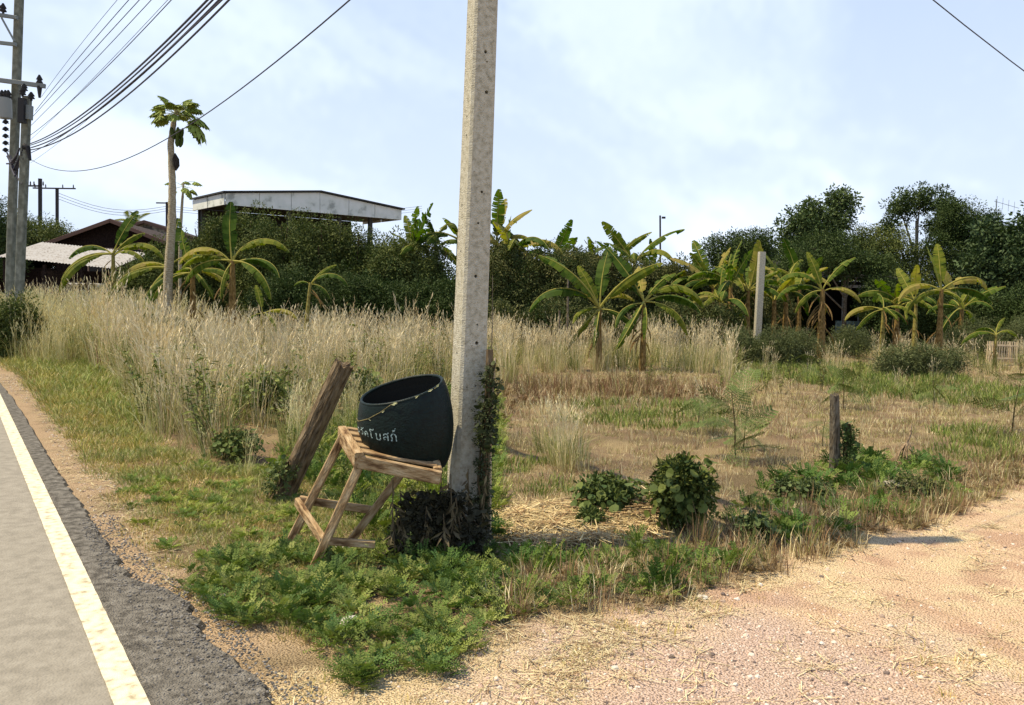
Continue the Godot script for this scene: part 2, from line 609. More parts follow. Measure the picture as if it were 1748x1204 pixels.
func fill(poly: PackedVector2Array, per_m2: float, f: Callable) -> void:
	var lo := poly[0]
	var hi := poly[0]
	for p in poly:
		lo = lo.min(p)
		hi = hi.max(p)
	var n := int((hi.x - lo.x) * (hi.y - lo.y) * per_m2)
	for k in n:
		var p := Vector2(rr(lo.x, hi.x), rr(lo.y, hi.y))
		if Geometry2D.is_point_in_polygon(p, poly):
			f.call(p)

func emit(called: String, groups: Array, m: Material, label: String, category: String) -> void:
	# groups: [mesh, transforms, tints]; variants of one stand of growth lie under one node
	var root := thing(called, Vector3.ZERO, label, category)
	root.set_meta("kind", "stuff")
	var total := 0
	for g in groups:
		if g[1].size():
			total += g[1].size()
			var o := scatter("blades", root, g[0], m, g[1], g[2])
			o.set_meta("kind", "stuff")
	print(called, " ", total)

func variants(meshes: Array) -> Array:
	var out := []
	for m in meshes:
		out.append([m, [], []])
	return out

func drop(groups: Array, t: Transform3D, c: Color) -> void:
	var g: Array = groups[rng.randi() % groups.size()]
	g[1].append(t)
	g[2].append(c)

func ground_at(p: Vector2) -> Vector3:
	return Vector3(p.x, ground_y(p.x, p.y), p.y)

func make_grass() -> void:
	var dry := leafy("dry_grass", Color(0.62, 0.58, 0.45), 0.7, 0.25)
	var green := leafy("green_grass", Color(0.62, 0.66, 0.4), 0.65, 0.3)
	var tan_ := Color(0.54, 0.46, 0.26)
	var straw := Color(0.68, 0.6, 0.39)
	var olive := Color(0.25, 0.27, 0.085)
	var mid := Color(0.4, 0.39, 0.155)
	var brown := Color(0.27, 0.18, 0.095)
	var lush := Color(0.09, 0.14, 0.03)
	var lime := Color(0.19, 0.23, 0.055)

	# tall feathery grass across the middle of the lot
	var pl := [straw, Color(0.74, 0.65, 0.44), tan_, Color(0.66, 0.54, 0.34)]
	var tall := variants([plume_clump(34, 16, [tan_, straw, mid, olive], pl), plume_clump(40, 12, [tan_, mid, olive, olive], pl), plume_clump(30, 20, [straw, tan_, mid], pl), plume_clump(50, 6, [olive, mid, lush, lush, olive], pl), plume_clump(44, 5, [mid, olive, tan_, brown], pl)])
	var stand_left := PackedVector2Array([Vector2(-4.40, -10.09), Vector2(-3.55, -8.93), Vector2(-2.77, -8.11), Vector2(-2.46, -8.19), Vector2(-2.64, -9.93), Vector2(-2.65, -12.20), Vector2(-2.09, -12.97), Vector2(-1.74, -14.52), Vector2(-1.17, -16.38), Vector2(-0.555, -18.45), Vector2(-0.264, -27.26), Vector2(-0.684, -40.58), Vector2(-5.24, -43.55), Vector2(-11.51, -44.57), Vector2(-17.40, -43.90), Vector2(-22.76, -45.54), Vector2(-30.03, -52.16), Vector2(-31.59, -51.19), Vector2(-27.31, -43.28), Vector2(-20.56, -33.49), Vector2(-15.81, -27.44), Vector2(-13.11, -24.19), Vector2(-9.91, -19.80), Vector2(-6.63, -14.54)])
	fill(stand_left, 8.5, func(p: Vector2):
		var d := -p.y
		if rng.randf() > clampf(1.25 - d * 0.02, 0.4, 1.0): return
		var k := patch_noise.get_noise_2d(p.x * 20, p.y * 20)
		if not on_grass(p.x, p.y): return
		if k < -0.12 and rng.randf() < 0.75: return
		var h := rr(0.7, 1.12) * (0.94 + 0.4 * k) * (1.0 + 0.5 * smoothstep(9.0, 17.0, d) * smoothstep(-0.36, -0.5, p.x / d))
		drop(tall, spun(ground_at(p), h, 0.42 if rng.randf() < 0.25 else 0.14, rr(0.85, 1.1)), Color(1, 1, 1) * rr(0.72, 1.12)))
	fill(PackedVector2Array([Vector2(-16, -26), Vector2(-9, -26), Vector2(-9, -18.5), Vector2(-13, -18.5)]), 8.0, func(p: Vector2):
		if p.x < edge_x(-p.y) + 0.4: return
		drop(tall, spun(ground_at(p), rr(0.8, 1.15) * (0.6 + 0.7 * smoothstep(18.0, 21.5, -p.y)), 0.2), Color(0.95, 1.0, 0.85) * rr(0.75, 1.1)))
	var stalks := variants([weed_stalk(), weed_stalk(), weed_stalk()])
	fill(PackedVector2Array([Vector2(-6.63, -14.54), Vector2(-4.40, -10.09), Vector2(-3.48, -8.76), Vector2(-2.70, -7.88), Vector2(-2.38, -7.91), Vector2(-2.55, -9.60), Vector2(-2.49, -11.47), Vector2(-1.98, -12.28), Vector2(-1.66, -13.82), Vector2(-0.256, -15.94), Vector2(-0.409, -30.88), Vector2(-9.21, -35.65), Vector2(-16.58, -33.16), Vector2(-15.12, -26.89), Vector2(-9.91, -19.80)]), 3.2, func(p: Vector2):
		var k := patch_noise.get_noise_2d(p.x * 26 + 400, p.y * 26)
		if k < 0.02: return
		drop(stalks, spun(ground_at(p), rr(0.6, 1.15), 0.2), Color(1, 1, 1) * rr(0.7, 1.2)))
	fill(PackedVector2Array([Vector2(-0.117, -13.20), Vector2(1.33, -15.11), Vector2(3.79, -14.49), Vector2(9.83, -16.22), Vector2(16.14, -25.22), Vector2(7.78, -29.18), Vector2(5.04, -19.36), Vector2(1.47, -16.76)]), 0.5, func(p: Vector2):
		drop(stalks, spun(ground_at(p), rr(0.35, 0.7), 0.2), Color(0.9, 0.85, 0.8) * rr(0.7, 1.2)))
	fill(PackedVector2Array([Vector2(-2.29, -8.20), Vector2(-1.47, -6.77), Vector2(-0.908, -5.90), Vector2(-0.0883, -6.28), Vector2(-0.163, -13.20), Vector2(-1.56, -13.03), Vector2(-2.39, -11.03)]), 5.0, func(p: Vector2):
		drop(stalks, spun(ground_at(p), rr(0.25, 0.55), 0.2), Color(1, 1, 1) * rr(0.7, 1.2)))
	fill(PackedVector2Array([Vector2(-1.91, -4.78), Vector2(-1.50, -4.20), Vector2(-0.995, -4.06), Vector2(-0.551, -3.44), Vector2(-0.214, -3.51), Vector2(0.0373, -4.43), Vector2(-0.0318, -5.08), Vector2(-0.879, -5.47), Vector2(-1.45, -5.31)]), 9.0, func(p: Vector2):
		drop(stalks, spun(ground_at(p), rr(0.1, 0.26), 0.4), Color(1, 1, 1) * rr(0.8, 1.4)))
	emit("tall_weeds", stalks, mats.leaves, "green leafy weed stalks growing among the tall dry grass", "weeds")
	fill(PackedVector2Array([Vector2(-8.04, -17.24), Vector2(-4.40, -10.09), Vector2(-3.55, -8.93), Vector2(-2.77, -8.11), Vector2(-2.42, -8.05), Vector2(-2.38, -9.21), Vector2(-2.39, -11.03), Vector2(-1.56, -13.03), Vector2(-0.238, -14.90), Vector2(-0.179, -11.53), Vector2(-1.24, -10.38), Vector2(-1.93, -8.88), Vector2(-2.26, -7.51), Vector2(-3.18, -7.99), Vector2(-5.43, -11.90)]), 7.0, func(p: Vector2):
		if patch_noise.get_noise_2d(p.x * 30, p.y * 30) < -0.1: return
		drop(tall, spun(ground_at(p), rr(0.3, 0.62), 0.25, rr(0.8, 1.1)), Color(0.95, 1.02, 0.85) * rr(0.75, 1.1)))
	var stand_mid := PackedVector2Array([Vector2(-0.294, -15.09), Vector2(0.322, -17.47), Vector2(1.38, -18.77), Vector2(2.53, -19.58), Vector2(3.56, -20.09), Vector2(4.18, -18.48), Vector2(4.61, -17.59), Vector2(6.95, -25.92), Vector2(9.05, -35.84), Vector2(7.10, -41.87), Vector2(3.17, -43.48), Vector2(-0.737, -43.63)])
	fill(stand_mid, 7.0, func(p: Vector2):
		var k := patch_noise.get_noise_2d(p.x * 20, p.y * 20)
		if k < -0.05 and rng.randf() < 0.7: return
		drop(tall, spun(ground_at(p), rr(0.62, 0.95), 0.1, rr(0.95, 1.2)), Color(1, 1, 1) * rr(0.85, 1.12)))
	# loose single clumps in the open field
	var loose := PackedVector2Array([Vector2(-0.0184, -11.26), Vector2(1.18, -13.35), Vector2(3.79, -14.49), Vector2(10.57, -17.45), Vector2(14.88, -20.96), Vector2(20.25, -35.52), Vector2(8.90, -33.40), Vector2(2.98, -19.03)])
	fill(loose, 0.55, func(p: Vector2):
		drop(tall, spun(ground_at(p), rr(0.35, 0.7), 0.1), Color(1, 1, 1) * rr(0.85, 1.1)))
	var right_far := PackedVector2Array([Vector2(8.35, -19.90), Vector2(11.42, -18.88), Vector2(15.70, -21.09), Vector2(22.14, -29.80), Vector2(11.78, -28.14)])
	fill(right_far, 1.0, func(p: Vector2):
		drop(tall, spun(ground_at(p), rr(0.45, 0.8), 0.1), Color(1, 1, 1) * rr(0.85, 1.1)))
	for c in [Vector3(0.473, 2.22e-16, -8.11), Vector3(0.633, 0, -7.98), Vector3(0.454, 0, -8.90), Vector3(0.578, 2.22e-16, -8.42), Vector3(-2.56, 0, -10.03), Vector3(-2.26, -2.22e-16, -9.22), Vector3(-2.31, 0, -10.28), Vector3(3.71, 0, -13.65), Vector3(2.50, -2.22e-16, -10.48), Vector3(-2.32, 0, -12.24)]:
		for k in 3:
			drop(tall, spun(c + Vector3(rr(-0.12, 0.12), 0, rr(-0.12, 0.12)), rr(0.45, 0.62), 0.1), Color(1.05, 1.05, 1.0))
	emit("tall_grass", tall, dry, "tall dry feathery grass standing across the middle of the empty lot", "grass")

	# short patchy growth on the open field
	var short_ := variants([tuft(16, 0.09, 0.05, 0.2, 0.006, 0.8, [tan_, brown, mid, mid]), tuft(20, 0.12, 0.04, 0.15, 0.006, 1.0, [brown, tan_, mid, olive, olive]), tuft(12, 0.07, 0.08, 0.28, 0.006, 0.6, [straw, tan_, brown]), tuft(26, 0.15, 0.02, 0.09, 0.007, 1.4, [tan_, straw, brown])])
	var field := PackedVector2Array([Vector2(-0.124, -5.95), Vector2(-0.288, -17.78), Vector2(2.00, -22.92), Vector2(6.37, -24.50), Vector2(9.21, -34.40), Vector2(19.60, -45.41), Vector2(26.57, -44.08), Vector2(34.00, -40.19), Vector2(12.79, -13.90), Vector2(5.10, -7.88), Vector2(3.63, -6.67), Vector2(2.55, -5.78), Vector2(1.74, -5.16), Vector2(0.876, -4.42), Vector2(0.243, -4.19), Vector2(-0.0518, -4.17)])
	fill(field, 140.0, func(p: Vector2):
		var d := -p.y
		if rng.randf() > clampf(7.5 / d, 0.16, 1.0): return
		var k := patch_noise.get_noise_2d(p.x * 14, p.y * 14) + 0.5 * fine_noise.get_noise_2d(p.x * 60, p.y * 60)
		if k < -0.08 and rng.randf() < 0.75: return
		if Geometry2D.is_point_in_polygon(p, track): return
		drop(short_, spun(ground_at(p), rr(0.5, 1.1) * clampf(d / 12.0, 0.7, 1.15), 0.25, rr(0.5, 1.0)), Color(1, 1, 1) * rr(0.7, 1.15)))
	emit("short_dry_grass", short_, dry, "short brown and straw coloured grass patchily covering the open field", "grass")

	# green patches in the field
	var patch := variants([tuft(22, 0.12, 0.06, 0.2, 0.008, 0.9, [lush, lime, olive]), tuft(18, 0.14, 0.04, 0.14, 0.012, 1.1, [lush, lush, olive, lime])])
	for poly in [PackedVector2Array([Vector2(4.78, -17.88), Vector2(5.92, -16.24), Vector2(6.66, -13.99), Vector2(7.85, -13.36), Vector2(9.78, -15.22), Vector2(10.15, -20.19), Vector2(8.47, -24.20), Vector2(6.55, -24.54)]), PackedVector2Array([Vector2(0.69, -11.33), Vector2(1.84, -10.66), Vector2(2.55, -10.26), Vector2(3.18, -12.84), Vector2(1.93, -13.44), Vector2(0.991, -13.33)]), PackedVector2Array([Vector2(4.01, -8.36), Vector2(5.35, -8.77), Vector2(6.92, -11.39), Vector2(5.56, -11.00)]), PackedVector2Array([Vector2(-0.0982, -6.85), Vector2(0.526, -6.89), Vector2(0.66, -8.74), Vector2(-0.124, -8.36)])]:
		fill(poly, 60.0, func(p: Vector2):
			if rng.randf() > clampf(9.0 / -p.y, 0.2, 1.0): return
			var k := patch_noise.get_noise_2d(p.x * 22 + 90, p.y * 22)
			if k < -0.05 and rng.randf() < 0.85: return
			drop(patch, spun(ground_at(p), rr(0.7, 1.3) * clampf(-p.y / 10.0, 0.8, 1.5), 0.2), Color(1, 1, 1) * rr(0.8, 1.25)))
	emit("field_herbs", patch, green, "low green herbs growing in patches on the dry open field", "ground cover")

	# verge along the road: fine turf, yellow green
	var turf := variants([tuft(24, 0.07, 0.02, 0.06, 0.004, 1.3, [lime, olive, mid, tan_, brown]), tuft(18, 0.06, 0.03, 0.09, 0.0035, 1.0, [lime, mid, olive, straw]), tuft(28, 0.09, 0.015, 0.045, 0.0045, 1.8, [mid, tan_, lime, straw, brown])])
	var verge := PackedVector2Array([Vector2(-17.42, -26.99), Vector2(-9.78, -16.96), Vector2(-5.74, -10.70), Vector2(-3.21, -6.66), Vector2(-2.19, -5.04), Vector2(-1.68, -4.45), Vector2(-1.28, -4.05), Vector2(-0.821, -3.79), Vector2(-0.819, -5.10), Vector2(-1.47, -6.77), Vector2(-2.21, -7.92), Vector2(-2.81, -7.88), Vector2(-4.18, -9.66), Vector2(-7.48, -16.04), Vector2(-12.96, -24.23), Vector2(-20.88, -34.60)])
	fill(verge, 600.0, func(p: Vector2):
		var d := -p.y
		if not on_grass(p.x, p.y): return
		var off := p.x - edge_x(d)
		var k := patch_noise.get_noise_2d(p.x * 24, p.y * 24) + 0.6 * fine_noise.get_noise_2d(p.x * 70, p.y * 70)
		if rng.randf() > clampf(6.0 / d, 0.25, 1.0): return
		if off < 0.3 + k * 0.7 and rng.randf() < 0.93: return
		if k < -0.2 and rng.randf() < 0.6: return
		drop(turf, spun(ground_at(p), rr(0.7, 1.35) * clampf(d / 6.5, 0.85, 2.6), 0.25), (Color(1, 1, 1) if k > -0.05 else Color(1.25, 1.05, 0.95)) * rr(0.75, 1.2)))
	var behind := PackedVector2Array([Vector2(-2.21, -7.92), Vector2(-1.47, -6.77), Vector2(-0.819, -5.10), Vector2(-0.0812, -5.87), Vector2(-0.174, -14.00), Vector2(-1.13, -15.81), Vector2(-1.98, -12.28), Vector2(-2.45, -11.30), Vector2(-2.50, -9.40)])
	fill(behind, 300.0, func(p: Vector2):
		var k := patch_noise.get_noise_2d(p.x * 24, p.y * 24) + 0.6 * fine_noise.get_noise_2d(p.x * 70, p.y * 70)
		if k < -0.15 and rng.randf() < 0.6: return
		drop(turf, spun(ground_at(p), rr(0.9, 2.0), 0.25), Color(0.9, 1, 0.85) * rr(0.7, 1.2)))
	# farther verge: longer green grass before the tall stand
	var far_verge := PackedVector2Array([Vector2(-26.27, -39.89), Vector2(-16.08, -26.63), Vector2(-9.35, -17.03), Vector2(-5.94, -11.84), Vector2(-4.33, -9.87), Vector2(-5.15, -11.93), Vector2(-8.04, -17.24), Vector2(-13.06, -25.41), Vector2(-24.10, -40.87)])
	fill(far_verge, 22.0, func(p: Vector2):
		if not on_grass(p.x, p.y): return
		drop(turf, spun(ground_at(p), rr(2.2, 4.2), 0.2), Color(0.95, 1.05, 0.9) * rr(0.8, 1.15)))
	fill(PackedVector2Array([Vector2(-0.982, -3.25), Vector2(-0.952, -3.48), Vector2(-0.668, -3.55), Vector2(-0.287, -3.81), Vector2(-0.0498, -4.06), Vector2(0.398, -4.27), Vector2(0.876, -4.42), Vector2(1.49, -4.92), Vector2(1.55, -4.67), Vector2(0.96, -4.10), Vector2(0.506, -3.71), Vector2(0.22, -3.29)]), 160.0, func(p: Vector2):
		if patch_noise.get_noise_2d(p.x * 40 + 120, p.y * 40) + 0.4 * fine_noise.get_noise_2d(p.x * 90, p.y * 90) < 0.06: return
		drop(turf, spun(Vector3(p.x, 0.0, p.y), rr(0.4, 0.9), 0.25), Color(1.5, 1.2, 1.0) * rr(0.8, 1.2)))
	fill(PackedVector2Array([Vector2(1.45, -3.33), Vector2(1.96, -4.02), Vector2(2.75, -4.45), Vector2(2.09, -3.35)]), 90.0, func(p: Vector2):
		if patch_noise.get_noise_2d(p.x * 40 + 120, p.y * 40) < 0.0: return
		drop(turf, spun(Vector3(p.x, 0.0, p.y), rr(0.4, 0.8), 0.25), Color(1.6, 1.25, 1.0) * rr(0.8, 1.2)))
	emit("verge_turf", turf, green, "fine yellow green turf on the verge beside the road", "grass")

	# leafy creeping ground cover in front of the stand
	var cover := variants([creeper(14, lush, lime), creeper(18, Color(0.09, 0.15, 0.045), lush), creeper(12, lime, olive)])
	var bed := PackedVector2Array([Vector2(-1.91, -4.78), Vector2(-1.50, -4.20), Vector2(-1.24, -4.02), Vector2(-0.995, -4.06), Vector2(-0.821, -3.79), Vector2(-0.708, -3.44), Vector2(-0.542, -3.39), Vector2(-0.257, -3.42), Vector2(-0.177, -3.75), Vector2(-0.0485, -3.99), Vector2(0.0373, -4.43), Vector2(-0.0318, -5.08), Vector2(-0.264, -5.44), Vector2(-0.879, -5.47), Vector2(-1.10, -5.09), Vector2(-1.45, -5.31), Vector2(-1.70, -5.18)])
	fill(bed, 260.0, func(p: Vector2):
		var k := patch_noise.get_noise_2d(p.x * 40 + 30, p.y * 40) + 0.5 * fine_noise.get_noise_2d(p.x * 90, p.y * 90)
		if k < -0.18 and rng.randf() < 0.9: return
		if not on_grass(p.x, p.y): return
		drop(cover, spun(ground_at(p), rr(0.6, 1.25), 0.3, rr(0.8, 1.5)), Color(1, 1, 1) * rr(0.8, 1.3)))
	fill(PackedVector2Array([Vector2(-2.21, -7.92), Vector2(-1.47, -6.77), Vector2(-0.879, -5.47), Vector2(-0.0853, -6.11), Vector2(-0.163, -13.20), Vector2(-1.06, -14.80), Vector2(-1.88, -11.65), Vector2(-2.34, -10.77), Vector2(-2.40, -9.03)]), 60.0, func(p: Vector2):
		if patch_noise.get_noise_2d(p.x * 40 + 30, p.y * 40) < -0.05: return
		drop(cover, spun(ground_at(p), rr(0.8, 1.6), 0.3, rr(1.0, 2.0)), Color(1.1, 1.1, 0.9) * rr(0.7, 1.2)))
	var sparse := PackedVector2Array([Vector2(-3.50, -7.83), Vector2(-2.16, -7.92), Vector2(-1.18, -5.46), Vector2(-1.42, -5.19), Vector2(-1.73, -5.06), Vector2(-2.08, -5.04), Vector2(-3.03, -6.48)])
	fill(sparse, 130.0, func(p: Vector2):
		var k := patch_noise.get_noise_2d(p.x * 40 + 30, p.y * 40)
		if k < 0.0 or not on_grass(p.x, p.y): return
		drop(cover, spun(ground_at(p), rr(0.5, 0.9), 0.3), Color(1.2, 1.2, 0.9) * rr(0.8, 1.2)))
	# dim growth round the foot of the pole and along the track edge
	var foot := PackedVector2Array([Vector2(-0.748, -5.10), Vector2(-0.722, -6.07), Vector2(-0.176, -6.27), Vector2(0.0409, -5.52), Vector2(0.484, -5.28), Vector2(0.887, -5.49), Vector2(1.35, -5.20), Vector2(1.68, -5.21), Vector2(1.35, -4.92), Vector2(0.79, -4.46), Vector2(0.34, -4.31), Vector2(0.0367, -4.26)])
	fill(foot, 150.0, func(p: Vector2):
		var k := patch_noise.get_noise_2d(p.x * 40 + 30, p.y * 40)
		if k < -0.1: return
		drop(cover, spun(ground_at(p), rr(0.6, 1.2), 0.3, rr(1.0, 2.0)), Color(0.9, 1, 0.9) * rr(0.7, 1.1)))
	var edge_right := PackedVector2Array([Vector2(1.52, -6.03), Vector2(2.46, -7.70), Vector2(3.54, -8.63), Vector2(4.41, -8.70), Vector2(3.80, -7.09), Vector2(3.03, -6.28), Vector2(2.22, -5.77), Vector2(1.72, -5.34)])
	fill(edge_right, 90.0, func(p: Vector2):
		var k := patch_noise.get_noise_2d(p.x * 40 + 60, p.y * 40)
		if k < -0.02: return
		drop(cover, spun(ground_at(p), rr(0.8, 1.5), 0.3, rr(1.0, 1.8)), Color(0.8, 0.95, 0.8) * rr(0.7, 1.1)))
	emit("creeping_ground_cover", cover, green, "low leafy green creeper spreading in front of the wooden stand", "ground cover")

	# dry weeds along the edge of the track
	var weeds := variants([tuft(30, 0.12, 0.06, 0.22, 0.005, 0.9, [brown, tan_, straw, Color(0.32, 0.2, 0.12)]), tuft(24, 0.1, 0.05, 0.18, 0.005, 1.1, [tan_, brown, straw]), tuft(20, 0.08, 0.1, 0.3, 0.005, 0.5, [brown, Color(0.22, 0.15, 0.09), olive]), creeper(16, Color(0.2, 0.14, 0.08), Color(0.33, 0.25, 0.14)), creeper(16, Color(0.13, 0.12, 0.05), Color(0.25, 0.2, 0.1))])
	var border := PackedVector2Array([Vector2(-0.0518, -4.17), Vector2(0.249, -4.31), Vector2(0.713, -4.37), Vector2(1.08, -4.65), Vector2(1.49, -4.92), Vector2(1.97, -5.29), Vector2(2.52, -5.71), Vector2(3.16, -6.20), Vector2(4.64, -7.60), Vector2(5.79, -9.50), Vector2(3.83, -7.54), Vector2(2.84, -7.03), Vector2(1.60, -6.04), Vector2(0.911, -5.18), Vector2(0.316, -4.93), Vector2(-0.029, -4.81)])
	fill(border, 170.0, func(p: Vector2):
		var k := patch_noise.get_noise_2d(p.x * 30, p.y * 30)
		if k < -0.15 and rng.randf() < 0.85: return
		drop(weeds, spun(ground_at(p), rr(0.6, 1.15), 0.3), Color(1, 1, 1) * rr(0.75, 1.2)))
	var purple := PackedVector2Array([Vector2(-0.175, -11.25), Vector2(0.25, -13.24), Vector2(1.18, -13.35), Vector2(2.25, -14.30), Vector2(3.56, -13.63), Vector2(4.21, -16.56), Vector2(2.66, -16.93), Vector2(0.856, -16.09), Vector2(-0.238, -14.90)])
	fill(purple, 20.0, func(p: Vector2):
		drop(weeds, spun(ground_at(p), rr(1.2, 2.0), 0.15), Color(0.8, 0.72, 0.72) * rr(0.8, 1.1)))
	emit("dry_weeds", weeds, dry, "brown dried weeds along the edge of the dirt track", "weeds")

	# straw trodden flat on the track and by the brush heap
	var st := Shape.new()
	for k in 12:
		var a := rr(0, TAU)
		var p := Vector3(rr(-0.06, 0.06), rr(0.002, 0.012), rr(-0.06, 0.06))
		var dir := Vector3(cos(a), rr(-0.05, 0.12), sin(a)).normalized()
		var l := rr(0.04, 0.15)
		var side := dir.cross(Vector3.UP).normalized() * rr(0.001, 0.0024)
		var col: Color = [tan_, straw, brown, Color(0.62, 0.5, 0.3)][rng.randi() % 4]
		s_quad(st, p, dir, l, side, col)
	var litter := variants([st.mesh()])
	fill(track, 45.0, func(p: Vector2):
		if p.y > -2.6 or p.y < -9: return
		var k := patch_noise.get_noise_2d(p.x * 30 + 500, p.y * 30)
		if k < 0.05 and rng.randf() < 0.9: return
		drop(litter, spun(Vector3(p.x, 0.008, p.y), rr(0.6, 1.2), 0.05), Color(1, 1, 1) * rr(0.85, 1.15)))
	var fringe := PackedVector2Array([Vector2(-0.982, -3.25), Vector2(-0.952, -3.48), Vector2(-0.668, -3.55), Vector2(-0.287, -3.81), Vector2(-0.0498, -4.06), Vector2(0.398, -4.27), Vector2(0.876, -4.42), Vector2(1.49, -4.92), Vector2(1.55, -4.67), Vector2(0.96, -4.10), Vector2(0.506, -3.71), Vector2(0.22, -3.29)])
	fill(fringe, 300.0, func(p: Vector2):
		if patch_noise.get_noise_2d(p.x * 34 + 200, p.y * 34) < -0.1 and rng.randf() < 0.8: return
		drop(litter, spun(Vector3(p.x, 0.008, p.y), rr(0.5, 1.1), 0.1), Color(1, 1, 1) * rr(0.7, 1.1)))
	var heap := PackedVector2Array([Vector2(-0.102, -5.87), Vector2(0.117, -5.45), Vector2(0.507, -5.54), Vector2(0.86, -5.84), Vector2(1.31, -6.02), Vector2(1.42, -6.54), Vector2(0.793, -6.70), Vector2(0.225, -6.48), Vector2(-0.0883, -6.28)])
	fill(heap, 520.0, func(p: Vector2):
		if fine_noise.get_noise_2d(p.x * 60, p.y * 60) < -0.1 and rng.randf() < 0.8: return
		drop(litter, spun(ground_at(p) + Vector3(0, rr(0.0, 0.05), 0), rr(1.0, 2.0), 0.25), Color(1.05, 0.98, 0.88) * rr(0.6, 1.2)))
	var bare := PackedVector2Array([Vector2(-10.42, -16.85), Vector2(-6.64, -11.77), Vector2(-4.13, -7.78), Vector2(-2.57, -5.39), Vector2(-1.98, -4.62), Vector2(-1.62, -4.36), Vector2(-2.16, -5.41), Vector2(-3.66, -7.82), Vector2(-6.17, -11.82), Vector2(-9.78, -16.96)])
	fill(bare, 60.0, func(p: Vector2):
		if not on_grass(p.x, p.y): return
		drop(litter, spun(ground_at(p) + Vector3(0, 0.004, 0), rr(0.6, 1.2), 0.05), Color(0.95, 0.95, 0.95) * rr(0.7, 1.1)))
	emit("straw_litter", litter, dry, "loose pale straw lying flat on the dirt track and verge", "straw")

	# gravel pressed into the track
	var stones := []
	for k in 3:
		stones.append(pebble(k))
	var gravel := variants(stones)
	var pink := [Color(0.5, 0.39, 0.32), Color(0.56, 0.47, 0.4), Color(0.45, 0.32, 0.25), Color(0.32, 0.24, 0.19), Color(0.58, 0.52, 0.45), Color(0.13, 0.1, 0.09)]
	fill(track, 1500.0, func(p: Vector2):
		if p.y > -2.7 or p.y < -8.5: return
		var k := patch_noise.get_noise_2d(p.x * 18 + 70, p.y * 18)
		var mid_track := Vector2(p.x - 0.95, (p.y + 3.6) * 1.3).length()
		if rng.randf() > smoothstep(1.5, 0.2, mid_track) * 0.75 + 0.07 + maxf(k, 0.0) * 0.15: return
		var s := rr(0.003, 0.008) if rng.randf() < 0.93 else rr(0.008, 0.017)
		drop(gravel, spun(Vector3(p.x, 0.006, p.y), s, 0.6, rr(0.5, 0.9)), pink[rng.randi() % pink.size()]))
	fill(PackedVector2Array([Vector2(-3, -6), Vector2(0.2, -6), Vector2(0.2, -2.6), Vector2(-3, -2.6)]), 1600.0, func(p: Vector2):
		if p.x < line_x(-p.y) + 0.1 or p.x > edge_x(-p.y) + 0.2 or rng.randf() > smoothstep(-0.5, 0.05, p.x - edge_x(-p.y)): return
		drop(gravel, spun(Vector3(p.x, 0.031, p.y), rr(0.003, 0.008), 0.6, 0.7), Color(0.16, 0.15, 0.14) * rr(0.4, 1.3)))
	fill(bare, 260.0, func(p: Vector2):
		if not on_grass(p.x, p.y): return
		drop(gravel, spun(ground_at(p), rr(0.004, 0.012), 0.6, 0.7), pink[rng.randi() % pink.size()] * 0.8))
	var stone := leafy("gravel_stone", Color.BLACK, 0.9, 0.25)
	stone.backlight_enabled = false
	emit("gravel", gravel, stone, "small pinkish gravel stones scattered over the dirt track", "gravel")

func s_quad(st: Shape, p: Vector3, dir: Vector3, l: float, side: Vector3, col: Color) -> void:
	st.quad(p - side, p + side, p + dir * l + side, p + dir * l - side, col, Vector3.UP)

func pebble(seed_: int) -> ArrayMesh:
	var s := Shape.new()
	var rows := 4
	var cols := 7
	var f := FastNoiseLite.new()
	f.seed = 40 + seed_
	f.frequency = 0.9
	var pt := func(i: int, j: int) -> Vector3:
		var u := PI * i / rows
		var w := TAU * (j % cols) / cols
		var d := Vector3(sin(u) * cos(w), cos(u), sin(u) * sin(w))
		return d * (1.0 + 0.45 * f.get_noise_3dv(d * 1.2))
	for i in rows:
		for j in cols:
			var a: Vector3 = pt.call(i, j)
			var b: Vector3 = pt.call(i, j + 1)
			var c: Vector3 = pt.call(i + 1, j + 1)
			var d: Vector3 = pt.call(i + 1, j)
			if i > 0: s.tri(a, b, c, Color.WHITE, a + b + c)
			if i < rows - 1: s.tri(a, c, d, Color.WHITE, a + c + d)
	return s.mesh()

# small plant of pinnate leaves lying low, about 0.12 m across
func creeper(leaves: int, ca: Color, cb: Color) -> ArrayMesh:
	var s := Shape.new()
	for k in leaves:
		var a := rr(0, TAU)
		var r := rr(0.0, 0.05)
		var p := Vector3(cos(a) * r, rr(0.0, 0.02), sin(a) * r)
		var dir := Vector3(cos(a + rr(-0.6, 0.6)), rr(0.25, 1.3), sin(a + rr(-0.6, 0.6))).normalized()
		var l := rr(0.05, 0.11)
		var side := dir.cross(Vector3.UP).normalized()
		var nrm := side.cross(dir).normalized()
		if nrm.y < 0: nrm = -nrm
		var col := mixed(ca, cb)
		for j in 6:
			var t := 0.25 + 0.75 * j / 5.0
			var q := p + dir * l * t - Vector3(0, l * 0.25 * t * t, 0)
			for e in [-1, 1]:
				s.leaf(q, (side * e + dir * 0.45).normalized(), (nrm + rand_dir() * 0.25).normalized(), rr(0.014, 0.022), rr(0.007, 0.011), col, 0.15)
	return s.mesh()

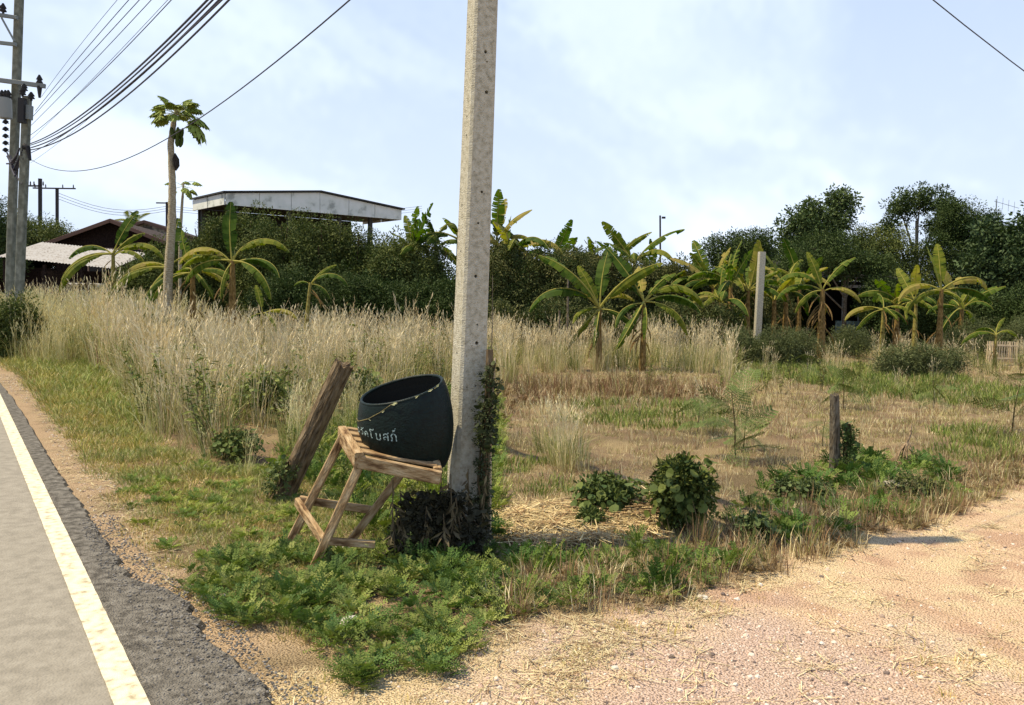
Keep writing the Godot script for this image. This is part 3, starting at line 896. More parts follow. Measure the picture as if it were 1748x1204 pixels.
# ---------------------------------------------------------------- banana plants
func banana_leaf(kind: String, variant: int) -> ArrayMesh:
	var key := kind + str(variant)
	if leaf_cache.has(key): return leaf_cache[key]
	var spec: Array = {"up": [86, 58, 0.12, 0.25], "rise": [62, 10, 0.12, -0.4], "arch": [58, -66, 0.12, -0.7], "wide": [34, -70, 0.12, -0.85], "droop": [2, -86, 0.115, -1.0], "hang": [-38, -89, 0.11, -1.15], "furled": [88, 80, 0.03, 0.9], "dead": [-30, -89, 0.06, -1.1]}[kind]
	var old: bool = kind == "dead"
	var s := Shape.new()
	var ca := Color(0.05, 0.095, 0.012)
	var cb := Color(0.125, 0.165, 0.022)
	var rib := Color(0.42, 0.38, 0.1)
	if variant == 1:
		ca = Color(0.085, 0.12, 0.015)
		cb = Color(0.2, 0.21, 0.03)
	elif variant == 2:
		ca = Color(0.032, 0.065, 0.01)
		cb = Color(0.075, 0.12, 0.018)
	elif variant == 3:
		ca = Color(0.26, 0.24, 0.05)
		cb = Color(0.36, 0.28, 0.09)
	if kind == "furled":
		ca = Color(0.2, 0.26, 0.06)
		cb = Color(0.26, 0.3, 0.09)
	if old:
		ca = Color(0.2, 0.12, 0.055)
		cb = Color(0.34, 0.22, 0.1)
		rib = Color(0.3, 0.2, 0.09)
	var n := 26
	var pts := []
	var dirs := []
	var p := Vector3.ZERO
	var sway := rr(-0.12, 0.12)
	for k in n + 1:
		var t := float(k) / n
		var ang := deg_to_rad(lerpf(spec[0], spec[1], pow(t, 1.25)))
		var d := Vector3(cos(ang), sin(ang), sway * t).normalized()
		pts.append(p)
		dirs.append(d)
		p += d / n
	var radii := []
	for k in n + 1:
		radii.append(lerpf(0.019, 0.003, pow(float(k) / n, 0.7)))
	s.tube(pts, radii, 5, rib, false)
	var start := int(n * 0.2)
	for side in [-1.0, 1.0]:
		var droop: float = spec[3] + rr(-0.15, 0.15)
		var tear_droop := 0.0
		var gap := 0.0
		for k in range(start, n):
			var t0 := float(k - start) / (n - start)
			var t1 := float(k + 1 - start) / (n - start)
			var torn := rng.randf() < (0.75 if old else 0.34)
			if torn:
				tear_droop = rr(-0.85, 0.3)
				gap = rr(0.3, 0.95)
			else:
				gap = 0.0
			var w0: float = spec[2] * pow(sin(PI * clampf(t0 * 0.9 + 0.08, 0, 1)), 0.6) * rr(0.94, 1.04)
			var w1: float = spec[2] * pow(sin(PI * clampf(t1 * 0.9 + 0.08, 0, 1)), 0.6) * rr(0.94, 1.04)
			var d0: Vector3 = dirs[k]
			var zed := Vector3(0, 0, side)
			var up := Vector3(-d0.y, d0.x, 0).normalized()
			var a1 := droop * 0.5 + tear_droop * 0.5
			var a2 := droop + tear_droop
			var o1 := zed * cos(a1) + up * sin(a1)
			var o2 := zed * cos(a2) + up * sin(a2)
			var p0: Vector3 = pts[k]
			var p1: Vector3 = pts[k + 1]
			var m0 := p0 + o1 * w0 * 0.5
			var m1 := p1 + o1 * w1 * 0.5
			var g: Vector3 = (p1 - p0) * gap
			var fwd := d0 * 0.12
			var e0 := m0 + (o2 * 0.5 + fwd * 0.5) * w0 + g * 0.6
			var e1 := m1 + (o2 * 0.5 + fwd * 0.5) * w1
			var col := mixed(ca, cb)
			s.quad(p0, p1, m1, m0 + g * 0.2, col)
			s.quad(m0 + g * 0.2, m1, e1, e0, col)
	leaf_cache[key] = s.mesh()
	return leaf_cache[key]

# leaves: [azimuth in degrees (0 = towards +x, 90 = away), kind, length in metres, roll]
func banana(at: Vector3, height: float, leaves: Array, label: String, group: String, dead := 4, girth := 0.085, lean := Vector3.ZERO) -> Node3D:
	var t := thing("banana_plant", at, label, "banana plant", group)
	var s := Shape.new()
	var pts := []
	var radii := []
	for k in 9:
		var f := k / 8.0
		pts.append(Vector3(0, height * f - 0.03, 0) + lean * f * f * height)
		radii.append(girth * lerpf(1.25, 0.55, f))
	s.tube(pts, radii, 10, Color(0.3, 0.29, 0.11) if dead < 5 else Color(0.26, 0.19, 0.09), true, 0.06)
	put(s, "pseudostem", mats.stem, t)
	var top: Vector3 = pts[8]
	for l in leaves:
		var o := put(banana_leaf(l[1], [0, 0, 1, 1, 2, 2, 3][rng.randi() % 7]), "leaf", mats.banana, t)
		var b := Basis(Vector3.UP, deg_to_rad(l[0] + rr(-12, 12))) * Basis(Vector3.BACK, rr(-0.18, 0.12)) * Basis(Vector3.RIGHT, rr(-0.7, 0.7))
		o.transform = Transform3D(b.scaled(Vector3.ONE * l[2] * rr(0.82, 1.1)), top - Vector3(0, rr(0.0, 0.1) * height * 0.4, 0))
	for k in dead:
		var o := put(banana_leaf("dead", rng.randi() % 3), "dead_leaf", mats.banana, t)
		var b := Basis(Vector3.UP, rr(0, TAU)) * Basis(Vector3.RIGHT, rr(-0.4, 0.4))
		var f := rr(0.45, 0.95)
		o.transform = Transform3D(b.scaled(Vector3.ONE * rr(0.35, 0.75) * minf(1.0, height * 0.75)), top * f)
	return t

func random_leaves(count: int, size: float) -> Array:
	var out := []
	var a := rr(0, 360)
	for k in count:
		var kind: String = ["up", "rise", "rise", "arch", "arch", "wide", "droop", "arch"][rng.randi() % 8]
		out.append([a, kind, size * rr(0.75, 1.15)])
		a += 137.5 + rr(-20, 20)
	return out

func make_bananas() -> void:
	var st := leafy("stem", Color(0.2, 0.2, 0.1), 0.7, 0.3)
	st.albedo_texture = noise_tex(0.03, 512, [Color(0.45, 0.38, 0.28), Color(0.9, 0.85, 0.7), Color(1, 1, 1)], [0.1, 0.5, 0.9], 61, 5)
	st.uv1_triplanar = true
	st.uv1_scale = Vector3(1.5, 0.5, 1.5)
	leafy("banana", Color(0.85, 0.95, 0.36), 0.6, 0.25)
	var field := "banana plants in the tall grass"
	# two plants in the middle of the field
	banana(Vector3(2.07, 0, -20.18), 1.52, [[178, "arch", 2.05], [165, "rise", 2.0], [95, "up", 1.35], [18, "rise", 2.0], [60, "up", 1.9], [20, "arch", 1.2], [225, "hang", 1.45], [265, "hang", 1.35], [320, "droop", 1.1], [200, "droop", 1.2], [140, "rise", 1.5]], "banana plant with a long arching leaf and bare yellow stem, standing alone in pale grass", field, 7, 0.07)
	banana(Vector3(3.09, 0, -20.01), 1.7, [[5, "arch", 1.75], [-12, "wide", 1.8], [-25, "droop", 1.3], [125, "up", 1.4], [60, "rise", 1.6], [40, "rise", 1.4], [190, "droop", 1.2], [255, "hang", 1.5], [300, "hang", 1.2], [150, "rise", 1.0]], "banana plant with brown dried leaf sheath, beside the one with a bare yellow stem", field, 9, 0.07)
	# left side, in front of the thicket
	banana(Vector3(-6.59, 6.66e-16, -20.00), 2.5, [[5, "arch", 1.75], [-8, "wide", 1.4], [175, "arch", 1.6], [100, "up", 1.75], [188, "wide", 1.2], [-35, "droop", 1.5], [200, "droop", 1.5], [150, "rise", 1.3], [250, "hang", 1.2]], "largest banana plant before the thicket, trunk wrapped in brown dead leaves", field, 11, 0.1)
	banana(Vector3(-7.90, 8.88e-16, -21.00), 2.3, [[10, "wide", 1.2], [170, "droop", 1.3], [215, "droop", 1.5], [80, "up", 1.2], [300, "droop", 1.2], [30, "droop", 1.1], [130, "wide", 1.2]], "yellowing banana plant between the tall papaya and the largest banana plant", field, 8, 0.09)
	banana(Vector3(-8.90, 8.88e-16, -22.00), 2.45, [[195, "droop", 1.9], [172, "wide", 1.5], [20, "wide", 1.6], [100, "up", 1.3], [215, "hang", 1.8]], "banana plant behind the papaya trunk with a long dark hanging leaf", field, 2, 0.08)
	banana(Vector3(-5.15, 1.55e-15, -17.50), 1.35, [[112, "up", 0.7], [4, "wide", 0.95], [-25, "droop", 0.8], [170, "droop", 0.5]], "small pale banana sucker with four leaves in the tall grass", field, 2, 0.06)
	banana(Vector3(-4.76, 2.22e-16, -19.50), 2.0, [[35, "rise", 1.0], [-6, "arch", 1.05], [165, "wide", 0.5], [-30, "droop", 0.7]], "slim banana plant with a bare yellow stem and torn drooping leaf before dark thicket", field, 3, 0.055, Vector3(0.06, 0, 0))
	banana(Vector3(-3.75, 2.22e-16, -19.00), 1.05, [[160, "wide", 0.6], [20, "wide", 0.5]], "tiny banana sucker nearly hidden in the tall grass below the thicket", field, 1, 0.04)
	banana(Vector3(-12.67, 1.11e-15, -27.00), 3.0, [[176, "wide", 1.7], [8, "arch", 1.8], [95, "up", 1.6], [185, "droop", 1.8], [-15, "wide", 1.5], [200, "droop", 2.1], [75, "rise", 1.5]], "banana plant with dark arching leaves in front of the white metal awning", field, 3, 0.09)
	# right side
	banana(Vector3(8.73, 2.22e-16, -24.00), 2.1, [[172, "arch", 1.7], [8, "rise", 1.5], [100, "up", 1.4], [185, "wide", 1.6], [-15, "wide", 1.3], [210, "droop", 1.3]], "banana plant clad to the ground in dry brown hanging leaves", field, 22, 0.11)
	banana(Vector3(10.90, 2.22e-16, -25.00), 1.6, [[200, "droop", 1.4], [175, "wide", 1.3], [-20, "wide", 1.2], [250, "droop", 1.1], [10, "droop", 1.0], [110, "rise", 0.9]], "short banana plant with drooping leaves beside the fence of brush", field, 3, 0.07)
	banana(Vector3(12.08, 1.55e-15, -24.00), 2.15, [[185, "wide", 1.7], [85, "furled", 1.3], [60, "up", 1.3], [0, "arch", 1.6], [-12, "wide", 1.4], [205, "droop", 1.4], [-40, "droop", 1.0]], "banana plant with an upright furled young leaf above dark bushes", field, 5, 0.09)
	banana(Vector3(12.54, 2.22e-16, -22.00), 0.95, [[176, "wide", 1.0], [4, "wide", 1.0], [40, "rise", 0.9], [130, "arch", 0.8]], "small yellow banana sucker beside the slatted bamboo crate", field, 2, 0.05)
	banana(Vector3(12.80, 2.22e-15, -27.00), 1.8, random_leaves(7, 1.4), "leafy banana plant behind the one with a furled leaf", field, 3, 0.08)
	# the row behind, standing above the thicket
	var row := "banana plants rising above the thicket"
	for a in [[705, 29, 3.6, 1.9], [742, 30, 3.9, 2.0], [780, 30, 4.3, 2.1], [845, 30, 4.1, 2.2], [868, 29, 3.6, 2.0], [905, 30, 3.5, 2.1], [940, 31, 3.4, 1.9], [985, 31, 3.5, 1.8], [1012, 30, 3.4, 1.8], [1048, 31, 3.5, 1.9], [1080, 30, 3.5, 1.8], [1112, 31, 2.9, 1.8], [1150, 29, 2.5, 1.8], [1178, 31, 2.7, 1.8]]:
		var g := X_(a[0], a[1])
		banana(g, a[2] - 0.45, random_leaves(9, a[3] * rr(0.8, 1.1)), ("tall banana plant rising over the thicket between shed and concrete pole" if a[0] < 800 else "tall banana plant rising over the thicket just past the concrete pole" if a[0] < 920 else "banana plant rising over the thicket behind the two field bananas" if a[0] < 1095 else "banana plant rising over the thicket near the thin far mast"), row, 2, 0.1)
	var clump := "banana clump before the rounded tree"
	for a in [[1215, 28, 2.2, 1.7], [1245, 27, 2.2, 1.8], [1275, 28, 2.1, 1.7], [1230, 26, 1.7, 1.6], [1340, 29, 2.2, 2.0], [1362, 30, 2.3, 1.8], [1320, 28, 1.8, 1.7], [1530, 29, 1.7, 1.6], [1640, 28, 1.6, 1.6]]:
		var g := X_(a[0], a[1])
		banana(g, a[2], random_leaves(9, a[3]), "dense dark banana plant in the clump by the concrete stub post", clump, 6, 0.1)

# column of the view where a row begins, in metres across at that depth
func X_(column: float, d: float) -> Vector3:
	return Vector3((column - 874.0) / 1450.0 * d, 0, -d)

# ---------------------------------------------------------------- trees and shrubs
func leaf_clump(kind: String, variant: int) -> ArrayMesh:
	var key := kind + str(variant)
	if clump_cache.has(key): return clump_cache[key]
	var s := Shape.new()
	var spec: Array = {"broad": [46, 0.42, 0.21], "fine": [80, 0.27, 0.115], "glossy": [40, 0.46, 0.24], "feather": [90, 0.28, 0.06]}[kind]
	for k in spec[0]:
		var d := rand_dir()
		var p := d * pow(rng.randf(), 0.45) * 0.85
		var dir := (d + rand_dir() * 0.8 + Vector3(0, -0.15, 0)).normalized()
		var nrm := (Vector3(0, 1, 0) + rand_dir() * 0.9).normalized()
		nrm = (nrm - dir * nrm.dot(dir)).normalized()
		s.leaf(p, dir, nrm, spec[1] * rr(0.7, 1.25), spec[2] * rr(0.8, 1.2), Color(1, 1, 1) * rr(0.72, 1.2), 0.2)
	clump_cache[key] = s.mesh()
	return clump_cache[key]

# blobs: [offset, radius in x, radius in y]; one crown filled with leaf clumps
func crown(parent: Node3D, blobs: Array, kind: String, cl: float, dense: float, ca: Color, cb: Color, called := "crown") -> void:
	var groups := variants([leaf_clump(kind, 0), leaf_clump(kind, 1), leaf_clump(kind, 2)])
	for b in blobs:
		var n := int(dense * (b[1] / cl) * (b[2] / cl) * 8.5)
		for k in n:
			var d := rand_dir()
			var r := pow(rng.randf(), 0.4) * rr(0.8, 1.08)
			var lump := 1.0 + 0.35 * patch_noise.get_noise_3dv((d + b[0]) * 60.0)
			var p: Vector3 = b[0] + Vector3(d.x * b[1], d.y * b[2], d.z * b[1] * 0.85) * r * lump
			if p.y + parent.position.y < 0.05: continue
			var t := Transform3D(Basis(rand_dir(), rr(0, TAU)).scaled(Vector3.ONE * cl * rr(0.65, 1.25)), p)
			drop(groups, t, mixed(ca, cb))
	for g in groups:
		if g[1].size():
			scatter(called, parent, g[0], mats.leaves, g[1], g[2]).set_meta("kind", "stuff")

func tree(called: String, at: Vector3, h: float, blobs: Array, kind: String, cl: float, dense: float, ca: Color, cb: Color, bark: Color, girth: float, label: String, group := "") -> Node3D:
	var t := thing(called, at, label, "tree", group)
	var s := Shape.new()
	var pts := []
	var radii := []
	for k in 7:
		var f := k / 6.0
		pts.append(Vector3(0.12 * sin(f * 3.0) * girth * 6, h * f - 0.05, 0))
		radii.append(girth * lerpf(1.2, 0.45, f))
	s.tube(pts, radii, 8, bark, true, 0.08)
	for b in blobs:
		var f := clampf(b[0].y / h * 0.7, 0.35, 0.95)
		var from: Vector3 = pts[int(f * 6)]
		var to: Vector3 = b[0] + Vector3(0, b[2] * 0.45, 0)
		var mid := from.lerp(to, 0.5) + Vector3(rr(-0.2, 0.2), rr(0.0, 0.3), rr(-0.2, 0.2))
		s.tube([from, mid, to], [girth * 0.45, girth * 0.3, girth * 0.08], 6, bark, true)
		for j in 4:
			var tip: Vector3 = b[0] + Vector3(rr(-1, 1) * b[1], rr(-0.3, 1) * b[2], rr(-0.7, 0.7) * b[1]) * 0.85
			s.tube([mid, mid.lerp(tip, 0.5) + Vector3(0, 0.15, 0), tip], [girth * 0.22, girth * 0.13, girth * 0.04], 4, bark, false)
	put(s, "trunk", mats.bark, t)
	crown(t, blobs, kind, cl, dense, ca, cb)
	return t

func shrub(at: Vector3, w: float, h: float, kind: String, cl: float, dense: float, ca: Color, cb: Color, label: String, group: String, called := "shrub") -> Node3D:
	var t := thing(called, at, label, "shrub", group)
	var s := Shape.new()
	for k in 7:
		var a := rr(0, TAU)
		var tip := Vector3(cos(a) * w * rr(0.2, 0.6), h * rr(0.5, 0.95), sin(a) * w * rr(0.2, 0.5))
		s.tube([Vector3(rr(-0.1, 0.1) * w, -0.05, rr(-0.1, 0.1) * w), tip * 0.5 + Vector3(0, 0.05 * h, 0), tip], [0.02 * h * 0.6, 0.012 * h * 0.6, 0.004 * h], 5, Color(0.12, 0.09, 0.05), false)
	put(s, "stem", mats.bark, t)
	var blobs := []
	for k in 7:
		var a := TAU * k / 7.0 + rr(-0.4, 0.4)
		blobs.append([Vector3(cos(a) * w * 0.5, h * rr(0.3, 0.72), sin(a) * w * 0.4), w * 0.45, h * 0.3])
	blobs.append([Vector3(rr(-0.2, 0.2) * w, h * 0.7, 0), w * 0.4, h * 0.3])
	blobs.append([Vector3(0, h * 0.28, w * 0.15), w * 0.75, h * 0.28])
	crown(t, blobs, kind, cl, dense, ca, cb, "foliage")
	return t

func make_trees() -> void:
	leafy("leaves", Color(0.42, 0.47, 0.2), 0.65, 0.3)
	var bk := leafy("bark", Color.BLACK, 0.9, 0.2)
	bk.backlight_enabled = false
	bk.albedo_texture = noise_tex(0.04, 512, [Color(0.5, 0.48, 0.45), Color(0.9, 0.88, 0.85), Color(1, 1, 1)], [0.1, 0.5, 0.9], 71, 5)
	bk.uv1_triplanar = true
	bk.uv1_scale = Vector3(1.2, 0.4, 1.2)
	bk.heightmap_enabled = true
	bk.heightmap_texture = noise_tex(0.06, 512, [], [], 72, 5)
	bk.heightmap_scale = 3.0
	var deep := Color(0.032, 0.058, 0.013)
	var dull := Color(0.062, 0.09, 0.024)
	var olive := Color(0.15, 0.17, 0.045)
	var cool := Color(0.06, 0.095, 0.04)
	var grey := Color(0.2, 0.17, 0.13)
	# trees on the right
	tree("rounded_tree", X_(1258, 40), 3.0, [[Vector3(-0.6, 3.9, 0), 1.3, 1.1], [Vector3(0.7, 4.1, 0), 1.3, 1.1], [Vector3(0, 2.6, 0.3), 1.8, 1.3], [Vector3(1.3, 3.2, 0), 0.9, 1.0]], "fine", 0.4, 2.2, deep, dull, grey, 0.14, "rounded dense tree with a flat domed crown behind the banana clump")
	tree("upright_tree", X_(1385, 42), 5.0, [[Vector3(1.2, 6.4, 0), 0.75, 1.15], [Vector3(-0.9, 5.4, 0), 0.95, 0.95], [Vector3(0.2, 5.2, 0.2), 1.0, 1.3], [Vector3(-1.1, 4.2, 0), 1.0, 0.9], [Vector3(0.9, 4.4, 0), 1.2, 1.1], [Vector3(-0.2, 3.3, 0.4), 1.5, 1.1], [Vector3(-0.35, 6.1, 0), 0.5, 0.6]], "broad", 0.42, 1.5, Color(0.06, 0.095, 0.03), Color(0.11, 0.15, 0.055), grey, 0.16, "tall tree with separate upright leafy clumps, lighter green than its neighbours")
	tree("airy_tree", X_(1556, 43), 6.0, [[Vector3(0.2, 7.0, 0), 1.4, 0.75], [Vector3(-0.9, 6.4, 0), 0.9, 0.6], [Vector3(1.5, 6.5, 0), 0.8, 0.6], [Vector3(-1.5, 5.5, 0), 0.6, 0.5], [Vector3(0.9, 5.7, 0), 0.7, 0.4]], "broad", 0.34, 0.95, deep, dull, Color(0.34, 0.31, 0.26), 0.14, "airy tree with pale trunk and umbrella crown that lets the sky through")
	tree("bushy_tree", X_(1495, 41), 3.4, [[Vector3(-0.6, 4.6, 0), 0.9, 1.0], [Vector3(0.6, 4.2, 0), 1.3, 1.2], [Vector3(-0.5, 3.1, 0.2), 1.6, 1.2], [Vector3(1.2, 2.8, 0.3), 1.6, 1.3], [Vector3(0.2, 1.7, 0.8), 1.8, 1.2]], "fine", 0.4, 1.7, dull, olive, grey, 0.14, "brownish green bushy tree below the airy umbrella crown")
	tree("dense_tree", X_(1635, 41), 4.4, [[Vector3(-0.5, 5.6, 0), 1.1, 1.2], [Vector3(0.7, 5.2, 0), 1.3, 1.3], [Vector3(-0.9, 3.9, 0.2), 1.4, 1.4], [Vector3(0.9, 3.4, 0.4), 1.6, 1.5], [Vector3(0, 1.9, 0.8), 1.9, 1.3]], "fine", 0.42, 2.0, deep, dull, grey, 0.18, "dense dark domed tree adjoining the airy umbrella crown")
	tree("glossy_tree", X_(1702, 37), 3.4, [[Vector3(-0.4, 4.6, 0), 0.9, 0.9], [Vector3(0.7, 3.9, 0), 1.2, 1.1], [Vector3(-0.6, 3.2, 0.3), 1.2, 1.2], [Vector3(0.6, 2.2, 0.4), 1.5, 1.3]], "glossy", 0.45, 1.8, Color(0.035, 0.065, 0.025), Color(0.07, 0.105, 0.04), grey, 0.15, "dark tree with large glossy leaves standing before the dense dark tree")
	tree("glossy_tree", X_(1775, 36), 4.0, [[Vector3(-0.2, 4.9, 0), 1.1, 1.0], [Vector3(0.7, 4.6, 0), 1.3, 1.2], [Vector3(-0.5, 3.4, 0.3), 1.4, 1.3], [Vector3(0.3, 2.0, 0.4), 1.8, 1.4]], "glossy", 0.45, 1.8, Color(0.035, 0.065, 0.025), Color(0.07, 0.105, 0.04), grey, 0.15, "taller dark tree with large glossy leaves at the end of the tree line")
	tree("veranda_tree", X_(1438, 33.6), 2.9, [[Vector3(-1.3, 3.3, 0), 1.2, 0.6], [Vector3(0.0, 3.25, 0), 1.2, 0.55], [Vector3(1.2, 3.2, 0), 1.0, 0.6], [Vector3(-0.5, 3.9, -0.4), 1.3, 0.6], [Vector3(-2.0, 2.7, 0), 0.9, 0.9]], "fine", 0.36, 1.8, deep, dull, grey, 0.09, "dark spreading tree overhanging the roof of the veranda house")
	# trees on the left
	tree("roadside_tree", X_(78, 42), 3.6, [[Vector3(-0.9, 4.6, 0), 1.3, 0.9], [Vector3(0.3, 4.3, 0), 1.3, 0.9], [Vector3(1.1, 3.8, 0), 1.0, 0.8], [Vector3(-0.4, 3.4, 0.3), 1.7, 0.9]], "fine", 0.4, 2.1, dull, olive, grey, 0.16, "dense broad tree behind the dark wooden house")
	tree("roadside_tree", X_(-30, 36), 4.0, [[Vector3(0, 4.8, 0), 1.4, 1.2], [Vector3(0.3, 3.4, 0), 1.7, 1.2], [Vector3(-1.0, 3.0, 0), 1.5, 1.2]], "fine", 0.4, 2.0, deep, dull, grey, 0.18, "dark tree half hidden behind the twin utility poles")
	var palm := thing("coconut_palm", X_(229, 60), "small far palm whose fronds show above the white gable", "palm")
	var ps := Shape.new()
	ps.tube([Vector3(0, -0.1, 0), Vector3(0.1, 3.4, 0), Vector3(0, 6.6, 0)], [0.2, 0.16, 0.12], 7, grey)
	put(ps, "trunk", mats.bark, palm)
	for k in 12:
		var o := put(frond(), "frond", mats.leaves, palm)
		o.transform = Transform3D((Basis(Vector3.UP, k * 2.4) * Basis(Vector3.BACK, rr(-0.1, 0.9))).scaled(Vector3.ONE * 1.6), Vector3(0, 6.6, 0))
		o.set_meta("label", "pale green palm frond")
	# thicket in front of the buildings
	var th := "shrubs of the thicket below the grey roofed shed"
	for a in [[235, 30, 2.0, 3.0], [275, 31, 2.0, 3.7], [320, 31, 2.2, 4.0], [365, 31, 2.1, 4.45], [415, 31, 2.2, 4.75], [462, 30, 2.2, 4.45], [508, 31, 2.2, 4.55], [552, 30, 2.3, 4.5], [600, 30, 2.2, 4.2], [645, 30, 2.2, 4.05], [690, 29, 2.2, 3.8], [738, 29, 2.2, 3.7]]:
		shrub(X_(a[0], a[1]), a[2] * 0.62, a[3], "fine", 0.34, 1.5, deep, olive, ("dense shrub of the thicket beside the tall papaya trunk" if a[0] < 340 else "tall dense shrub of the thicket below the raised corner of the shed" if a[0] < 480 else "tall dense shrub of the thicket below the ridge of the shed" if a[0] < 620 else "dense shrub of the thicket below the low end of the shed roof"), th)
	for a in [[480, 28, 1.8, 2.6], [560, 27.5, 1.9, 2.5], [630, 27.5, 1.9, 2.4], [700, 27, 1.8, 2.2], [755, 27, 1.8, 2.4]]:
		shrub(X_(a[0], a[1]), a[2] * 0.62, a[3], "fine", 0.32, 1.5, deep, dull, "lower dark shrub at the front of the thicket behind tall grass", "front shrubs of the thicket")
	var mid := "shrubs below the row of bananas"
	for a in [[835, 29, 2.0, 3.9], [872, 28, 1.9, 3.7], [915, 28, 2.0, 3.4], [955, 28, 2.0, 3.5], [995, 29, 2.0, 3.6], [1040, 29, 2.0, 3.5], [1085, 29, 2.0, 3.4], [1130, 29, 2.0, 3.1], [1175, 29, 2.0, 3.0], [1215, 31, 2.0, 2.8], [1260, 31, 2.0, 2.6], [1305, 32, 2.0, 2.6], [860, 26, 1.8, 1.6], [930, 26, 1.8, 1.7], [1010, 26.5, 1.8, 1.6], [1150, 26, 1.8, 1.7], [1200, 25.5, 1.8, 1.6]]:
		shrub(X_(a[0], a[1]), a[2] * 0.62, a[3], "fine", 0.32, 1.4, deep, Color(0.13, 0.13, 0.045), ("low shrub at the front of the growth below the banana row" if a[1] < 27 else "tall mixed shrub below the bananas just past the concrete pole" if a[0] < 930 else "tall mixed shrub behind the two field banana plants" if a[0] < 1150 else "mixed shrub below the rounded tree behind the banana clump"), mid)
	for a in [[1345, 38, 2.4, 2.6], [1510, 33, 2.0, 2.8], [1550, 34, 2.2, 2.6], [1600, 34, 2.2, 2.6], [1650, 33, 2.2, 2.4], [1700, 32, 2.2, 2.3], [1750, 31, 2.2, 2.4]]:
		shrub(X_(a[0], a[1]), a[2] * 0.62, a[3], "fine", 0.34, 1.5, deep, dull, "dark shrub filling the gap below the trees around the veranda house", "shrubs below the trees")
	# low grey green bushes in the field on the right
	var low := "low feathery bushes in the field"
	for a in [[1270, 23, 1.1, 0.95], [1320, 22.5, 1.2, 1.0], [1365, 23, 1.1, 0.95], [1450, 26, 1.3, 1.0], [1530, 19, 0.8, 0.72], [1575, 19, 0.9, 0.8], [1620, 19.5, 0.7, 0.65], [1655, 27, 1.6, 1.3], [1745, 26, 1.5, 1.4]]:
		shrub(X_(a[0], a[1]), a[2] * 0.6, a[3], "feather", 0.26, 1.3, Color(0.075, 0.095, 0.035), Color(0.13, 0.15, 0.06), ("low feathery bush beside the foot of the concrete stub post" if a[0] < 1380 else "low feathery bush standing alone in short grass before the furled banana plant" if a[1] < 20 else "low feathery bush in the shade of the banana plants by the veranda house"), low, "low_bush")
	var side := "weedy bushes under the awning"
	for a in [[60, 30, 1.6, 1.7], [120, 30, 1.6, 1.5], [160, 29, 1.6, 1.6], [235, 27, 1.5, 1.9], [30, 26, 1.2, 1.7], [2, 20.5, 0.9, 1.35], [40, 21, 0.9, 1.5]]:
		shrub(X_(a[0], a[1]), a[2] * 0.62, a[3], "fine", 0.3, 1.3, deep, olive, "weedy green bush below the white metal awning", side)

func frond() -> ArrayMesh:
	if clump_cache.has("frond"): return clump_cache["frond"]
	var s := Shape.new()
	var p := Vector3.ZERO
	for k in 22:
		var t := k / 22.0
		var ang := lerpf(0.5, -1.0, t)
		var d := Vector3(cos(ang), sin(ang), 0)
		var col := mixed(Color(0.17, 0.2, 0.06), Color(0.26, 0.27, 0.09))
		for e in [-1, 1]:
			var dir := (Vector3(0, -0.35, e) + d * 0.6).normalized()
			s.leaf(p, dir, Vector3(0, 1, 0.3 * e).normalized(), 0.38 * sin(PI * (t * 0.8 + 0.18)), 0.035, col)
		p += d / 22.0
	clump_cache["frond"] = s.mesh()
	return clump_cache["frond"]

# ---------------------------------------------------------------- papaya
func papaya_leaf() -> ArrayMesh:
	if clump_cache.has("papaya"): return clump_cache["papaya"]
	var s := Shape.new()
	# petiole one unit long along +x, then a drooping hand of seven lobes
	s.tube([Vector3.ZERO, Vector3(0.5, 0.1, 0), Vector3(0.92, 0.03, 0)], [0.022, 0.018, 0.013], 5, Color(0.34, 0.36, 0.14), false)
	for k in 9:
		var a := lerpf(-2.6, 2.6, k / 8.0)
		var col := mixed(Color(0.13, 0.185, 0.035), Color(0.25, 0.29, 0.06))
		var l := lerpf(0.8, 0.42, absf(a) / 2.6)
		var dir := Vector3(cos(a), -0.75, sin(a)).normalized()
		var nrm := Vector3(0.25 * cos(a), 1, 0.25 * sin(a)).normalized()
		var at := Vector3(0.92, 0.03, 0)
		s.leaf(at, dir, nrm, l, l * 0.4, col, 0.12)
		for e in [-1, 1]:
			for j in 2:
				var side := dir.rotated(nrm, e * 0.75)
				s.leaf(at + dir * l * (0.35 + 0.25 * j), (side + Vector3(0, -0.25, 0)).normalized(), nrm, l * (0.46 - 0.1 * j), l * 0.24, col, 0.1)
	clump_cache["papaya"] = s.mesh()
	return clump_cache["papaya"]

